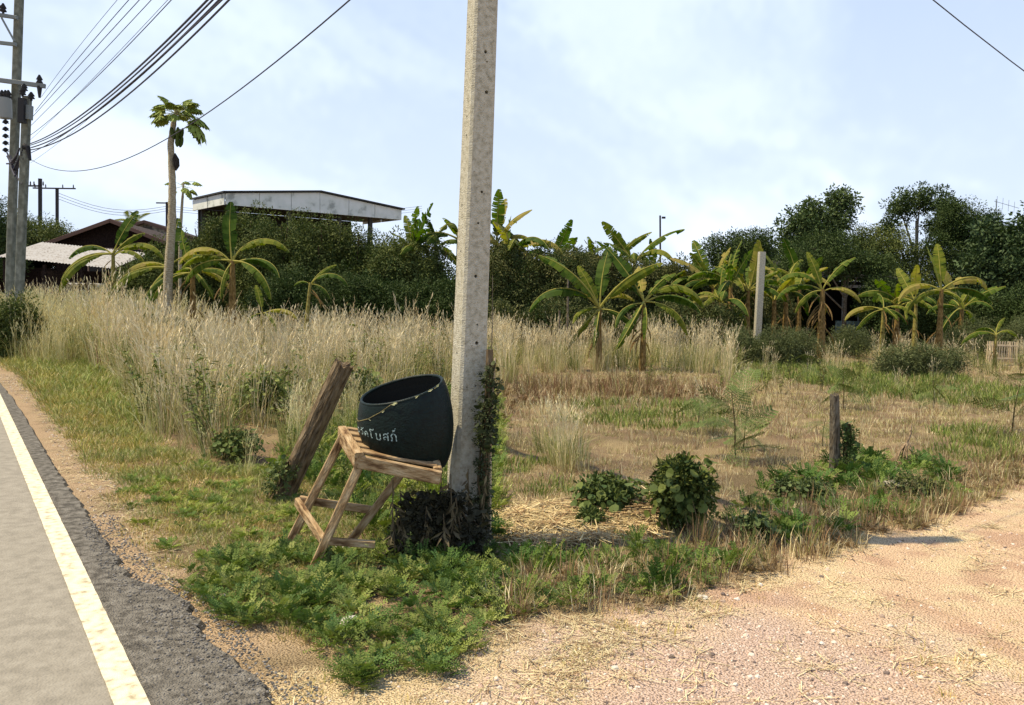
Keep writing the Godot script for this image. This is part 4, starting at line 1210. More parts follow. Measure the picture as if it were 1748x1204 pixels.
func papaya(pts: Array, radii: Array, leaves: Array, fruits: int, label: String) -> Node3D:
	var at: Vector3 = pts[0]
	var t := thing("papaya_tree", at, label, "papaya tree")
	var local := []
	for p in pts:
		local.append(p - at)
	local[0] -= Vector3(0, 0.05, 0)
	# subdivide for leaf scars
	var fine := []
	var fr := []
	for k in local.size() - 1:
		for j in 8:
			var f := j / 8.0
			fine.append(local[k].lerp(local[k + 1], f))
			fr.append(lerpf(radii[k], radii[k + 1], f) * (1.0 + 0.05 * sin((k * 8 + j) * 2.3)))
	fine.append(local[-1])
	fr.append(radii[-1])
	var s := Shape.new()
	s.tube(fine, fr, 9, Color(0.58, 0.53, 0.42), true, 0.05)
	put(s, "trunk", mats.papaya_bark, t)
	var top: Vector3 = local[-1]
	for l in leaves:
		var o := put(papaya_leaf(), "leaf", mats.leaves, t)
		var b := Basis(Vector3.UP, deg_to_rad(l[0])) * Basis(Vector3.BACK, deg_to_rad(l[1]))
		o.transform = Transform3D(b.scaled(Vector3.ONE * l[2]), top - Vector3(0, rr(0, 0.12), 0))
	var fs := Shape.new()
	fs.tube([Vector3(0, 0, 0), Vector3(0, -0.03, 0), Vector3(0, -0.1, 0), Vector3(0, -0.18, 0), Vector3(0, -0.24, 0), Vector3(0, -0.27, 0)], [0.01, 0.032, 0.05, 0.055, 0.035, 0.01], 9, Color(0.09, 0.13, 0.035))
	var fm := fs.mesh()
	for k in fruits:
		var o := put(fm, "fruit", mats.banana, t)
		var a := TAU * k / 5.0 + rr(-0.3, 0.3)
		o.position = top + Vector3(cos(a) * 0.14, -0.42 - 0.2 * (k / 5), sin(a) * 0.14)
		o.rotation = Vector3(sin(a) * 0.25, 0, -cos(a) * 0.25)
	return t

func make_papayas() -> void:
	var m := leafy("papaya_bark", Color.BLACK, 0.9, 0.2)
	m.backlight_enabled = false
	m.albedo_texture = noise_tex(0.03, 512, [Color(0.66, 0.62, 0.54), Color(0.9, 0.88, 0.83), Color(1, 1, 1)], [0.15, 0.5, 0.8], 81, 5)
	m.uv1_triplanar = true
	m.uv1_scale = Vector3(0.8, 2.4, 0.8)
	m.heightmap_enabled = true
	m.heightmap_texture = noise_tex(0.05, 512, [], [], 82, 4)
	m.heightmap_scale = 4.0
	var leaves := []
	for a in [[0, 10], [-14, -6], [18, 28], [176, 24], [190, 4], [165, -10], [60, 35], [120, 40], [240, 15], [300, 20], [270, 35], [90, 5], [210, -12], [330, 0], [20, -25], [140, 5], [280, -15], [45, 60], [200, 55], [345, 30]]:
		leaves.append([a[0], a[1], rr(0.34, 0.46)])
	leaves.append([-6, -30, 0.66])
	leaves.append([8, -40, 0.62])
	leaves.append([4, -8, 0.55])
	papaya([Vector3(-8.38, 8.88e-16, -20.50), Vector3(-8.31, 1.98, -20.50), Vector3(-8.20, 3.38, -20.50), Vector3(-8.18, 4.35, -20.50), Vector3(-8.21, 5.25, -20.50), Vector3(-8.13, 5.76, -20.50), Vector3(-8.06, 6.04, -20.50)], [0.125, 0.11, 0.098, 0.085, 0.075, 0.062, 0.045], leaves, 7, "tall papaya tree with bare pale trunk, drooping crown and a cluster of green fruit")
	var nest := Shape.new()
	nest.tube([Vector3(-8.07, 5.00, -20.40), Vector3(-8.04, 4.86, -20.38), Vector3(-8.03, 4.71, -20.38), Vector3(-8.06, 4.60, -20.40)], [0.02, 0.075, 0.085, 0.02], 8, Color(0.05, 0.045, 0.04), true, 0.2)
	tag(put(nest, "ant_nest", mats.bark), "dark ant nest lump stuck to the tall papaya trunk", "nest")
	var few := []
	for a in [[0, 10], [40, -15], [180, 20], [210, -30], [100, 30], [300, -20], [345, -45]]:
		few.append([a[0], a[1], rr(0.32, 0.42)])
	papaya([Vector3(-10.60, 1.11e-15, -27.00), Vector3(-10.54, 3.58, -27.00), Vector3(-10.46, 4.68, -27.00), Vector3(-10.42, 5.19, -27.00)], [0.055, 0.05, 0.04, 0.025], few, 0, "thin papaya tree with few wilted leaves behind the tall papaya")

# ---------------------------------------------------------------- buildings
func make_shed() -> void:
	# open sided shed: deep pale fascia under a shallow gable roof
	var a := Vector3(-12.80, 5.71, -38.00)
	var b := Vector3(-5.79, 5.70, -44.00)
	var front := Vector3(b.x - a.x, 0, b.z - a.z)
	var w := front.length()
	var ux := front.normalized()
	var uz := Vector3(ux.z, 0, -ux.x)          # pointing away from the front
	if uz.z > 0: uz = -uz
	var t := thing("fascia_shed", Vector3(a.x, 0, a.z), "open sided shed with deep pale stained fascia under a shallow gable roof", "building")
	t.basis = Basis(ux, Vector3.UP, ux.cross(Vector3.UP))
	# local frame: x along the front, y up, -z or +z back
	var back := 1.0 if (t.basis * Vector3(0, 0, 1)).dot(uz) > 0 else -1.0
	var y0 := 5.72
	var dep := 3.9
	var edge_h := 0.5
	var rise := 0.46
	var pale := weathered("shed_fascia", lin(0.62, 0.64, 0.62), noise_tex(0.012, 512, [Color(0.72, 0.73, 0.72), Color(0.94, 0.95, 0.94), Color(1, 1, 1)], [0.1, 0.3, 0.7], 91, 6), 0.2, null, 0.0)
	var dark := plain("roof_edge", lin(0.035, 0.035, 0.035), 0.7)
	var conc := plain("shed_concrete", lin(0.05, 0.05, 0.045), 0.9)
	# front fascia in panels with a slim gap between them
	var cuts := [0.0, 0.17, 0.34, 0.5, 0.67, 0.83, 1.0]
	for k in 6:
		var x0: float = cuts[k] * w + 0.012
		var x1: float = cuts[k + 1] * w - 0.012
		var h0: float = edge_h + rise * (1.0 - absf(cuts[k] - 0.5) * 2.0)
		var h1: float = edge_h + rise * (1.0 - absf(cuts[k + 1] - 0.5) * 2.0)
		var s := Shape.new()
		for e in [0.0, 0.06]:
			var z: float = e * back
			s.quad(Vector3(x0, y0, z), Vector3(x1, y0, z), Vector3(x1, y0 + h1, z), Vector3(x0, y0 + h0, z), Color.WHITE, Vector3(0, 0, -back if e == 0.0 else back))
		s.quad(Vector3(x0, y0, 0), Vector3(x1, y0, 0), Vector3(x1, y0, 0.06 * back), Vector3(x0, y0, 0.06 * back), Color.WHITE, Vector3.DOWN)
		s.quad(Vector3(x0, y0 + h0, 0), Vector3(x1, y0 + h1, 0), Vector3(x1, y0 + h1, 0.06 * back), Vector3(x0, y0 + h0, 0.06 * back), Color.WHITE, Vector3.UP)
		for xx in [x0, x1]:
			var hh: float = h0 if xx == x0 else h1
			s.quad(Vector3(xx, y0, 0), Vector3(xx, y0 + hh, 0), Vector3(xx, y0 + hh, 0.06 * back), Vector3(xx, y0, 0.06 * back), Color.WHITE, Vector3(-1 if xx == x0 else 1, 0, 0))
		put(s, "fascia_panel", pale, t)
	for xx in [-0.03, w + 0.03]:
		for k in 2:
			var s := Shape.new()
			var z0: float = (0.07 + k * dep * 0.5) * back
			var z1: float = ((k + 1) * dep * 0.5) * back
			s.bar(Vector3(xx, y0 + edge_h * 0.5, z0), Vector3(xx, y0 + edge_h * 0.5, z1 - 0.02 * back), 0.05, edge_h, Vector3.UP, Color.WHITE)
			put(s, "fascia_panel", pale, t)
	# roof: two thin slopes
	for e in [-1.0, 1.0]:
		var s := Shape.new()
		var xe: float = w * 0.5 + e * (w * 0.5 + 0.15)
		var p0 := Vector3(w * 0.5, y0 + edge_h + rise + 0.03, -0.12 * back)
		var p1 := Vector3(xe, y0 + edge_h + 0.02, -0.12 * back)
		var q := Vector3(0, 0, (dep + 0.2) * back)
		var th := Vector3(0, 0.07, 0)
		s.quad(p0 + th, p1 + th, p1 + q + th, p0 + q + th, Color.WHITE, Vector3.UP)
		s.quad(p0, p1, p1 + q, p0 + q, Color.WHITE, Vector3.DOWN)
		s.quad(p0, p1, p1 + th, p0 + th, Color.WHITE, Vector3(0, 0, -back))
		s.quad(p0 + q, p1 + q, p1 + q + th, p0 + q + th, Color.WHITE, Vector3(0, 0, back))
		s.quad(p1, p1 + q, p1 + q + th, p1 + th, Color.WHITE, Vector3(e, 0, 0))
		put(s, "roof", dark, t)
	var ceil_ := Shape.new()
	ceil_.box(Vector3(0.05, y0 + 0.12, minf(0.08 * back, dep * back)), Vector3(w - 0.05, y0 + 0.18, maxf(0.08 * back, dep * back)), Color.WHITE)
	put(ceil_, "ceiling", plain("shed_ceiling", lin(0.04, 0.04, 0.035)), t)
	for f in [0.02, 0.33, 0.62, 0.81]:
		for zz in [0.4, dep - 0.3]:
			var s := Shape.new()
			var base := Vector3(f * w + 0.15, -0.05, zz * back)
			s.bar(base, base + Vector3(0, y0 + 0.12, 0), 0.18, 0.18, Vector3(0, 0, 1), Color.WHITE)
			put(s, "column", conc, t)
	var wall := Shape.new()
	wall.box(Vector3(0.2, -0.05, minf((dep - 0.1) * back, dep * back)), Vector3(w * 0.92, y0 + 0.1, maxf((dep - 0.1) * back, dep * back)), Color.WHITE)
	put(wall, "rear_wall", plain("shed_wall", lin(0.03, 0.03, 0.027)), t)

func gable_house(called: String, at: Vector3, turn: float, w: float, dep: float, eave: float, rise: float, wallm: Material, roofm: Material, label: String) -> Node3D:
	var t := thing(called, at, label, "house")
	t.rotation.y = turn
	var s := Shape.new()
	var hw := w * 0.5
	s.box(Vector3(-hw, -0.05, -dep), Vector3(hw, eave, 0), Color.WHITE)
	for z in [0.0, -dep]:
		s.tri(Vector3(-hw, eave, z), Vector3(hw, eave, z), Vector3(0, eave + rise, z), Color.WHITE, Vector3(0, 0, 1 if z == 0.0 else -1))
	put(s, "wall", wallm, t)
	for e in [-1.0, 1.0]:
		var r := Shape.new()
		var slope: Vector3 = Vector3(e * hw, -rise, 0)
		var p0 := Vector3(0, eave + rise + 0.02, 0.5)
		var p1 := p0 + slope * 1.22
		var q := Vector3(0, 0, -dep - 1.0)
		var th := Vector3(0, 0.07, 0)
		r.quad(p0 + th, p1 + th, p1 + q + th, p0 + q + th, Color.WHITE, Vector3.UP)
		r.quad(p0, p1, p1 + q, p0 + q, Color.WHITE, Vector3.DOWN)
		r.quad(p0, p1, p1 + th, p0 + th, Color.WHITE, Vector3(0, 0, 1))
		r.quad(p1, p1 + q, p1 + q + th, p1 + th, Color.WHITE, Vector3(e, 0, 0))
		put(r, "roof", roofm, t)
		# barge board on the gable edge
		var bb := Shape.new()
		bb.bar(p0 + Vector3(0, -0.02, 0.04), p1 + Vector3(0, -0.02, 0.04), 0.05, 0.16, Vector3.UP, Color.WHITE)
		put(bb, "barge_board", mats.barge, t)
	return t

func make_houses() -> void:
	plain("barge", lin(0.13, 0.075, 0.055), 0.8)
	var wood := weathered("dark_boards", lin(0.022, 0.013, 0.011), noise_tex(0.03, 512, [Color(0.6, 0.55, 0.5), Color(1, 1, 1)], [0.2, 0.8], 95, 5), 0.6, null, 0.0)
	var rust := weathered("rusty_roof", lin(0.07, 0.05, 0.042), noise_tex(0.03, 512, [Color(0.55, 0.5, 0.48), Color(1, 1, 1)], [0.2, 0.8], 96, 5), 0.5, null, 0.0)
	var t := gable_house("wooden_house", X_(196, 38), 0.12, 5.0, 6.0, 3.9, 1.0, wood, rust, "dark wooden house with a red brown gable roof behind the white awning")
	# windows of the dark house
	for x in [-0.55, 0.62]:
		var fr := Shape.new()
		for q in [[Vector3(x - 0.55, 2.6, 0.05), Vector3(x + 0.55, 2.6, 0.05)], [Vector3(x - 0.55, 3.7, 0.05), Vector3(x + 0.55, 3.7, 0.05)], [Vector3(x - 0.55, 2.6, 0.05), Vector3(x - 0.55, 3.7, 0.05)], [Vector3(x + 0.55, 2.6, 0.05), Vector3(x + 0.55, 3.7, 0.05)]]:
			fr.bar(q[0], q[1], 0.06, 0.06, Vector3(0, 0, 1), Color.WHITE)
		var o := put(fr, "window", plain("window_trim", lin(0.3, 0.2, 0.14)), t)
		var pn := Shape.new()
		pn.box(Vector3(x - 0.5, 2.65, 0.01), Vector3(x + 0.5, 3.65, 0.03), Color.WHITE)
		put(pn, "pane", plain("dark_pane", lin(0.015, 0.015, 0.015), 0.25), o)
	var lean := Shape.new()
	lean.quad(Vector3(-2.4, 3.5, 0.3), Vector3(-5.2, 2.9, 0.3), Vector3(-5.2, 2.9, -4), Vector3(-2.4, 3.5, -4), Color.WHITE, Vector3.UP)
	lean.quad(Vector3(-2.4, 3.4, 0.3), Vector3(-5.2, 2.8, 0.3), Vector3(-5.2, 2.8, -4), Vector3(-2.4, 3.4, -4), Color.WHITE, Vector3.DOWN)
	lean.quad(Vector3(-2.4, 3.4, 0.3), Vector3(-5.2, 2.8, 0.3), Vector3(-5.2, 2.9, 0.3), Vector3(-2.4, 3.5, 0.3), Color.WHITE, Vector3(0, 0, 1))
	put(lean, "lean_to_roof", rust, t)
	var lw := Shape.new()
	lw.box(Vector3(-5.0, -0.05, -3.8), Vector3(-2.55, 2.8, -0.1), Color.WHITE)
	put(lw, "lean_to_wall", wood, t)
	var cream := weathered("cream_wall", lin(0.48, 0.46, 0.42), noise_tex(0.02, 512, [Color(0.7, 0.7, 0.7), Color(1, 1, 1)], [0.2, 0.7], 97, 5), 0.4, null, 0.0)
	var t2 := gable_house("white_gable_house", X_(252, 48), 0.1, 4.6, 5.0, 5.0, 0.75, cream, rust, "pale house whose white gable shows above the dark wooden house")
	var vent := Shape.new()
	vent.box(Vector3(-0.25, 5.25, 0.01), Vector3(0.25, 5.5, 0.05), Color.WHITE)
	put(vent, "vent", plain("vent_dark", lin(0.12, 0.12, 0.12)), t2)
	# corrugated awning: a folded sheet on posts
	var aw := thing("metal_awning", X_(125, 33.5), "white corrugated metal awning roof in front of the dark wooden house", "awning")
	var zinc := weathered("white_zinc", lin(0.5, 0.48, 0.45), noise_tex(0.02, 512, [Color(0.62, 0.56, 0.52), Color(0.95, 0.93, 0.9), Color(1, 1, 1)], [0.15, 0.4, 0.8], 98, 5), 0.5, null, 0.0, 0.55)
	for part in 4:
		var s := Shape.new()
		var x0 := -2.1 + part * 1.1
		for k in 9:
			var xa := x0 + k * 0.12
			var xb := xa + 0.06
			var xc := xa + 0.12
			var lo_y := 3.0 - 0.09 * (x0 + k * 0.12 + 2.1)
			for q in [[xa, 0.0, xb, 0.04], [xb, 0.04, xc, 0.0]]:
				s.quad(Vector3(q[0], lo_y + q[1], 1.5), Vector3(q[2], lo_y + q[3], 1.5), Vector3(q[2], lo_y + q[3] + 0.75, -1.6), Vector3(q[0], lo_y + q[1] + 0.75, -1.6), Color.WHITE, Vector3.UP)
		put(s, "roof_sheet", zinc, aw)
	for x in [-1.9, -0.4, 1.0, 2.1]:
		var s := Shape.new()
		s.bar(Vector3(x, -0.05, 1.3), Vector3(x, 2.9 - 0.09 * (x + 2.1), 1.3), 0.1, 0.1, Vector3(0, 0, 1), Color.WHITE)
		put(s, "post", mats.dark_boards, aw)
	var sm := Shape.new()
	for k in 5:
		var xa := 0.75 + k * 0.24
		s_arc(sm, Vector3(xa, 1.95, 1.9), 0.12, 1.0)
	var o2 := put(sm, "eave_sheet", zinc, aw)
	o2.set_meta("label", "small scalloped white sheet below the awning")
	var st := Shape.new()
	st.bar(Vector3(0.6, 1.9, 1.5), Vector3(2.1, 1.9, 1.5), 0.06, 0.1, Vector3.UP, Color.WHITE)
	put(st, "beam", mats.dark_boards, aw)
	var wl := Shape.new()
	wl.box(Vector3(-2.0, -0.05, -1.5), Vector3(2.0, 2.6, -1.35), Color.WHITE)
	put(wl, "rear_wall", mats.dark_boards, aw)
	# house among the trees on the right
	var h := thing("veranda_house", X_(1446, 36), "low dark house with open veranda and pale blue parapet among trees", "house")
	var rf := Shape.new()
	rf.quad(Vector3(-3.2, 2.75, 1.4), Vector3(1.5, 2.75, 1.4), Vector3(1.2, 3.6, -2.2), Vector3(-2.6, 3.6, -2.2), Color.WHITE, Vector3.UP)
	rf.quad(Vector3(-3.2, 2.68, 1.4), Vector3(1.5, 2.68, 1.4), Vector3(1.2, 3.5, -2.2), Vector3(-2.6, 3.5, -2.2), Color.WHITE, Vector3.DOWN)
	rf.quad(Vector3(-3.2, 2.68, 1.4), Vector3(1.5, 2.68, 1.4), Vector3(1.5, 2.75, 1.4), Vector3(-3.2, 2.75, 1.4), Color.WHITE, Vector3(0, 0, 1))
	put(rf, "roof", weathered("dark_thatch", lin(0.025, 0.024, 0.018), rust.albedo_texture, 0.5, null, 0.0), h)
	var rw := Shape.new()
	rw.box(Vector3(-2.9, -0.05, -2.0), Vector3(1.2, 2.7, -1.8), Color.WHITE)
	put(rw, "rear_wall", mats.dark_boards, h)
	for x in [-2.9, 1.1]:
		var sw := Shape.new()
		sw.box(Vector3(x, -0.05, -1.8), Vector3(x + 0.12, 2.65, 0.9), Color.WHITE)
		put(sw, "side_wall", mats.dark_boards, h)
	var bm := Shape.new()
	bm.bar(Vector3(-0.7, 2.42, 1.1), Vector3(1.0, 2.42, 1.1), 0.08, 0.12, Vector3.UP, Color.WHITE)
	put(bm, "beam", plain("pale_beam", lin(0.55, 0.5, 0.45)), h)
	for x in [-0.65, 0.0, 0.98]:
		var s := Shape.new()
		s.bar(Vector3(x, 1.0, 1.1), Vector3(x, 2.36, 1.1), 0.07, 0.07, Vector3(0, 0, 1), Color.WHITE)
		put(s, "post", plain("grey_post", lin(0.3, 0.3, 0.29)), h)
	var pp := Shape.new()
	pp.box(Vector3(-0.9, -0.05, 1.0), Vector3(1.05, 1.0, 1.18), Color.WHITE)
	put(pp, "parapet", weathered("blue_parapet", lin(0.3, 0.42, 0.42), noise_tex(0.03, 256, [Color(0.7, 0.7, 0.7), Color(1, 1, 1)], [0.2, 0.8], 99, 4), 0.5, null, 0.0), h)

func s_arc(s: Shape, at: Vector3, r: float, l: float) -> void:
	for k in 6:
		var a := PI * k / 6.0
		var b := PI * (k + 1) / 6.0
		var p := at + Vector3(cos(a) * r, sin(a) * r, 0)
		var q := at + Vector3(cos(b) * r, sin(b) * r, 0)
		s.quad(p, q, q - Vector3(0, 0, l), p - Vector3(0, 0, l), Color.WHITE, Vector3(cos(a), sin(a), 0))

# ---------------------------------------------------------------- poles and cables
func insulator(parent: Node3D, at: Vector3, h: float) -> void:
	var s := Shape.new()
	s.tube([at, at + Vector3(0, h * 0.2, 0), at + Vector3(0, h * 0.25, 0), at + Vector3(0, h * 0.5, 0), at + Vector3(0, h * 0.55, 0), at + Vector3(0, h * 0.8, 0), at + Vector3(0, h, 0)], [0.03, 0.03, 0.09, 0.05, 0.085, 0.05, 0.02], 8, Color.WHITE)
	put(s, "insulator", mats.black_fitting, parent)

func make_poles() -> void:
	var conc := weathered("pole_concrete", lin(0.47, 0.45, 0.38), noise_tex(0.02, 1024, [Color(0.82, 0.81, 0.78), Color(0.94, 0.93, 0.91), Color(1, 1, 1)], [0.15, 0.45, 0.8], 101, 7), 0.9, noise_tex(0.08, 1024, [], [], 102, 4), 0.5)
	conc.detail_enabled = true
	conc.detail_blend_mode = BaseMaterial3D.BLEND_MODE_MUL
	conc.detail_albedo = noise_tex(0.09, 512, [Color(0.68, 0.66, 0.63), Color(0.96, 0.96, 0.95), Color(1, 1, 1)], [0.12, 0.2, 0.8], 103, 4)
	var old := weathered("far_concrete", lin(0.19, 0.2, 0.17), noise_tex(0.02, 512, [Color(0.75, 0.75, 0.73), Color(1, 1, 1)], [0.2, 0.8], 104, 5), 0.4, null, 0.0)
	plain("black_fitting", lin(0.02, 0.02, 0.022), 0.6)
	plain("galvanised", lin(0.16, 0.18, 0.18), 0.5)
	plain("cable", lin(0.05, 0.05, 0.07), 0.7)

	# the concrete pole beside the stand: tapering square section with chamfers and bolt holes
	var t := thing("concrete_pole", Vector3(-0.315, 0, -5.56), "square tapering concrete utility pole with bolt holes, beside the tilted drum", "utility pole")
	t.rotation = Vector3(0.0, deg_to_rad(25.0), 0.0)
	var lean := t.transform.basis.inverse() * Vector3(0.0265, 1.0, 0.0).normalized()
	var s := Shape.new()
	var prof := []
	for k in 4:
		var a := PI / 2 * k + PI / 4
		var c0 := Vector3(cos(a), 0, sin(a)) * sqrt(2.0)
		var nx := Vector3(cos(a - PI / 4), 0, sin(a - PI / 4))
		var nz := Vector3(cos(a + PI / 4), 0, sin(a + PI / 4))
		prof.append(c0 - nz * 0.2)
		prof.append(c0 - nx * 0.2)
	var hgt := 6.1
	var steps := 10
	var half := func(f: float) -> float: return lerpf(0.097, 0.066, f)
	for j in steps:
		var f0 := float(j) / steps
		var f1 := float(j + 1) / steps
		for k in 8:
			var p: Vector3 = prof[k]
			var q: Vector3 = prof[(k + 1) % 8]
			var h0: float = half.call(f0)
			var h1: float = half.call(f1)
			var b0: Vector3 = lean * (f0 * hgt) - Vector3(0, 0.1, 0)
			var b1: Vector3 = lean * (f1 * hgt) - Vector3(0, 0.1, 0)
			s.quad(b0 + p * h0, b0 + q * h0, b1 + q * h1, b1 + p * h1, Color.WHITE, p + q)
	for e in [0, 1]:
		var b: Vector3 = lean * (hgt * e) - Vector3(0, 0.1, 0)
		for k in range(1, 7):
			s.tri(b + prof[0] * half.call(e), b + prof[k] * half.call(e), b + prof[k + 1] * half.call(e), Color.WHITE, Vector3.UP if e else Vector3.DOWN)
	var body := CSGCombiner3D.new()
	body.name = "shaft"
	t.add_child(body)
	var solid := CSGMesh3D.new()
	solid.name = "shaft_solid"
	solid.mesh = weld(s)
	solid.material = conc
	body.add_child(solid)
	# holes: [height, side] with side 0 the narrow lit face, 1 the wide face
	var holes := [[3.18, 1, 0.011], [2.93, 1, 0.012], [2.3, 1, 0.009], [2.1, 1, 0.008], [1.76, 1, 0.011], [1.33, 1, 0.012], [0.95, 1, 0.007], [3.35, 0, 0.009], [2.78, 0, 0.009], [2.66, 0, 0.009], [2.22, 0, 0.009], [1.92, 0, 0.009], [1.26, 0, 0.009], [3.12, 1, 0.006], [1.45, 1, 0.006], [1.05, 1, 0.006], [0.8, 1, 0.008]]
	for h in holes:
		var c := CSGCylinder3D.new()
		c.name = "hole"
		c.radius = h[2]
		c.height = 0.12
		c.sides = 10
		c.operation = CSGShape3D.OPERATION_SUBTRACTION
		c.material = conc
		var f: float = h[0] / hgt
		var hw: float = half.call(f)
		var n := Vector3(-1, 0, 0) if h[1] == 0 else Vector3(0, 0, 1)
		var side := Vector3(0, 0, 1) if h[1] == 0 else Vector3(1, 0, 0)
		var at: Vector3 = lean * (h[0] + 0.1) - Vector3(0, 0.1, 0) + n * hw + side * rr(-0.02, 0.03)
		c.transform = Transform3D(Basis(Quaternion(Vector3.UP, n)), at)
		body.add_child(c, true)
	# head fittings above the frame, where the cables tie in
	var top: Vector3 = lean * (hgt - 0.35)
	for k in 4:
		insulator(t, lean * (4.3 + k * 0.48) + Vector3(-0.1, 0, 0), 0.12)

	# twin poles by the road
	var a0 := Vector3(-13.70, 8.88e-16, -23.00)
	var p1 := thing("utility_pole", a0, "tall roadside concrete pole carrying cross arms and grey transformer cans", "utility pole")
	var s1 := Shape.new()
	s1.bar(Vector3(0, -0.1, 0), Vector3(-13.09, 11.21, -23.00) - a0, 0.19, 0.19, Vector3(0, 0, 1), Color.WHITE, 0.03)
	put(s1, "shaft", old, p1)
	for q in [[-25, 22, 29, 30, 0.09], [-25, 70, 27, 76, 0.09], [-30, 133, 76, 147, 0.11]]:
		var s_ := Shape.new()
		s_.bar(at_(q[0], q[1], 22.75) - a0, at_(q[2], q[3], 22.75) - a0, q[4], q[4], Vector3.UP, Color.WHITE)
		put(s_, "cross_arm", mats.galvanised, p1)
	for q in [[-4, 22], [5, 24], [-12, 134], [67, 146], [9, 172], [3, 172], [14, 172]]:
		insulator(p1, at_(q[0], q[1], 22.75) - a0, 0.28)
	var hangi := Shape.new()
	hangi.tube([at_(67, 147, 22.75) - a0, at_(67, 167, 22.75) - a0], [0.07, 0.03], 7, Color.WHITE)
	put(hangi, "insulator", mats.black_fitting, p1)
	var can := Shape.new()
	var cb := at_(7, 203, 22.6) - a0
	can.tube([cb, cb + Vector3(0, 0.02, 0), cb + Vector3(0, 0.5, 0), cb + Vector3(0, 0.55, 0)], [0.1, 0.19, 0.19, 0.12], 14, Color.WHITE)
	put(can, "transformer", plain("transformer_grey", lin(0.24, 0.25, 0.24), 0.5), p1)
	var brace := Shape.new()
	brace.tube([at_(2, 30, 22.7) - a0, at_(24, 70, 22.7) - a0], [0.025, 0.025], 6, Color.WHITE)
	put(brace, "brace", mats.galvanised, p1)
	for k in 5:
		insulator(p1, at_(9, 212 + k * 12, 22.6) - a0, 0.12)

	var b0_ := Vector3(-12.87, 1.55e-15, -22.00)
	var p2 := thing("utility_pole", b0_, "shorter roadside concrete pole with black fuse boxes, leaning beside the taller one", "utility pole")
	var s2 := Shape.new()
	s2.bar(Vector3(0, -0.1, 0), Vector3(-12.46, 6.65, -22.00) - b0_, 0.18, 0.18, Vector3(0, 0, 1), Color.WHITE, 0.02)
	put(s2, "shaft", old, p2)
	var bx := Shape.new()
	bx.bar(at_(46, 204, 21.8) - b0_, at_(47, 180, 21.8) - b0_, 0.2, 0.18, Vector3(0, 0, 1), Color.WHITE)
	put(bx, "meter_box", plain("meter_grey", lin(0.17, 0.19, 0.19), 0.5), p2)
	var bx2 := Shape.new()
	bx2.bar(at_(37, 210, 21.7) - b0_, at_(38, 168, 21.7) - b0_, 0.16, 0.16, Vector3(0, 0, 1), Color.WHITE)
	put(bx2, "fuse_box", mats.black_fitting, p2)
	for q in [[38, 165], [41, 158], [53, 172]]:
		insulator(p2, at_(q[0], q[1], 21.8) - b0_, 0.22)
	var cl := Shape.new()
	cl.tube([at_(40, 250, 21.8) - b0_, at_(47, 252, 21.8) - b0_, at_(51, 274, 21.8) - b0_], [0.09, 0.07, 0.035], 7, Color.WHITE)
	put(cl, "cable_clamp", mats.black_fitting, p2)
	var knot := Shape.new()
	for k in 9:
		knot.tube([at_(rr(10, 20), rr(260, 280), 22.4) - b0_, at_(rr(16, 30), rr(275, 300), 22.3) - b0_, at_(rr(22, 40), rr(245, 320), 21.9) - b0_], [0.022, 0.022, 0.022], 5, Color.WHITE, false)
	put(knot, "wiring", mats.cable, p2)

	# far poles behind the wooden house
	for a in [[68, 90, 305, 12, 318, "far pole with one side arm rising behind the dense tree"], [97, 105, 322, 36, 322, "far pole with a wide cross arm over the dense tree"], [285, 110, 345, 16, 347, "far pole with short cross arm between the papayas"], [1127, 70, 368, 3, 372, "thin far mast standing above the row of bananas"]]:
		var base := X_(a[0], a[1])
		var tip := at_(a[0], a[2], a[1])
		var p := thing("far_pole", base, a[5], "utility pole")
		var sh := Shape.new()
		sh.bar(Vector3(0, -0.1, 0), tip - base, 0.3 if a[1] > 80 else 0.13, 0.3 if a[1] > 80 else 0.13, Vector3(0, 0, 1), Color.WHITE, 0.02)
		put(sh, "shaft", mats.black_fitting, p)
		var arm := Shape.new()
		var l: float = a[3] * a[1] / 1450.0
		var y: float = at_(a[0], a[4], a[1]).y
		arm.bar(Vector3(-l * (1.0 if a[0] > 80 else 2.0), y, 0.2), Vector3(l * (1.0 if a[0] > 80 else 0.2), y, 0.2), 0.16, 0.16, Vector3.UP, Color.WHITE)
		put(arm, "cross_arm", mats.black_fitting, p)
		for e in [-0.9, -0.4, 0.4, 0.9]:
			if a[0] < 200:
				insulator(p, Vector3(l * e, y, 0.2), 0.5)

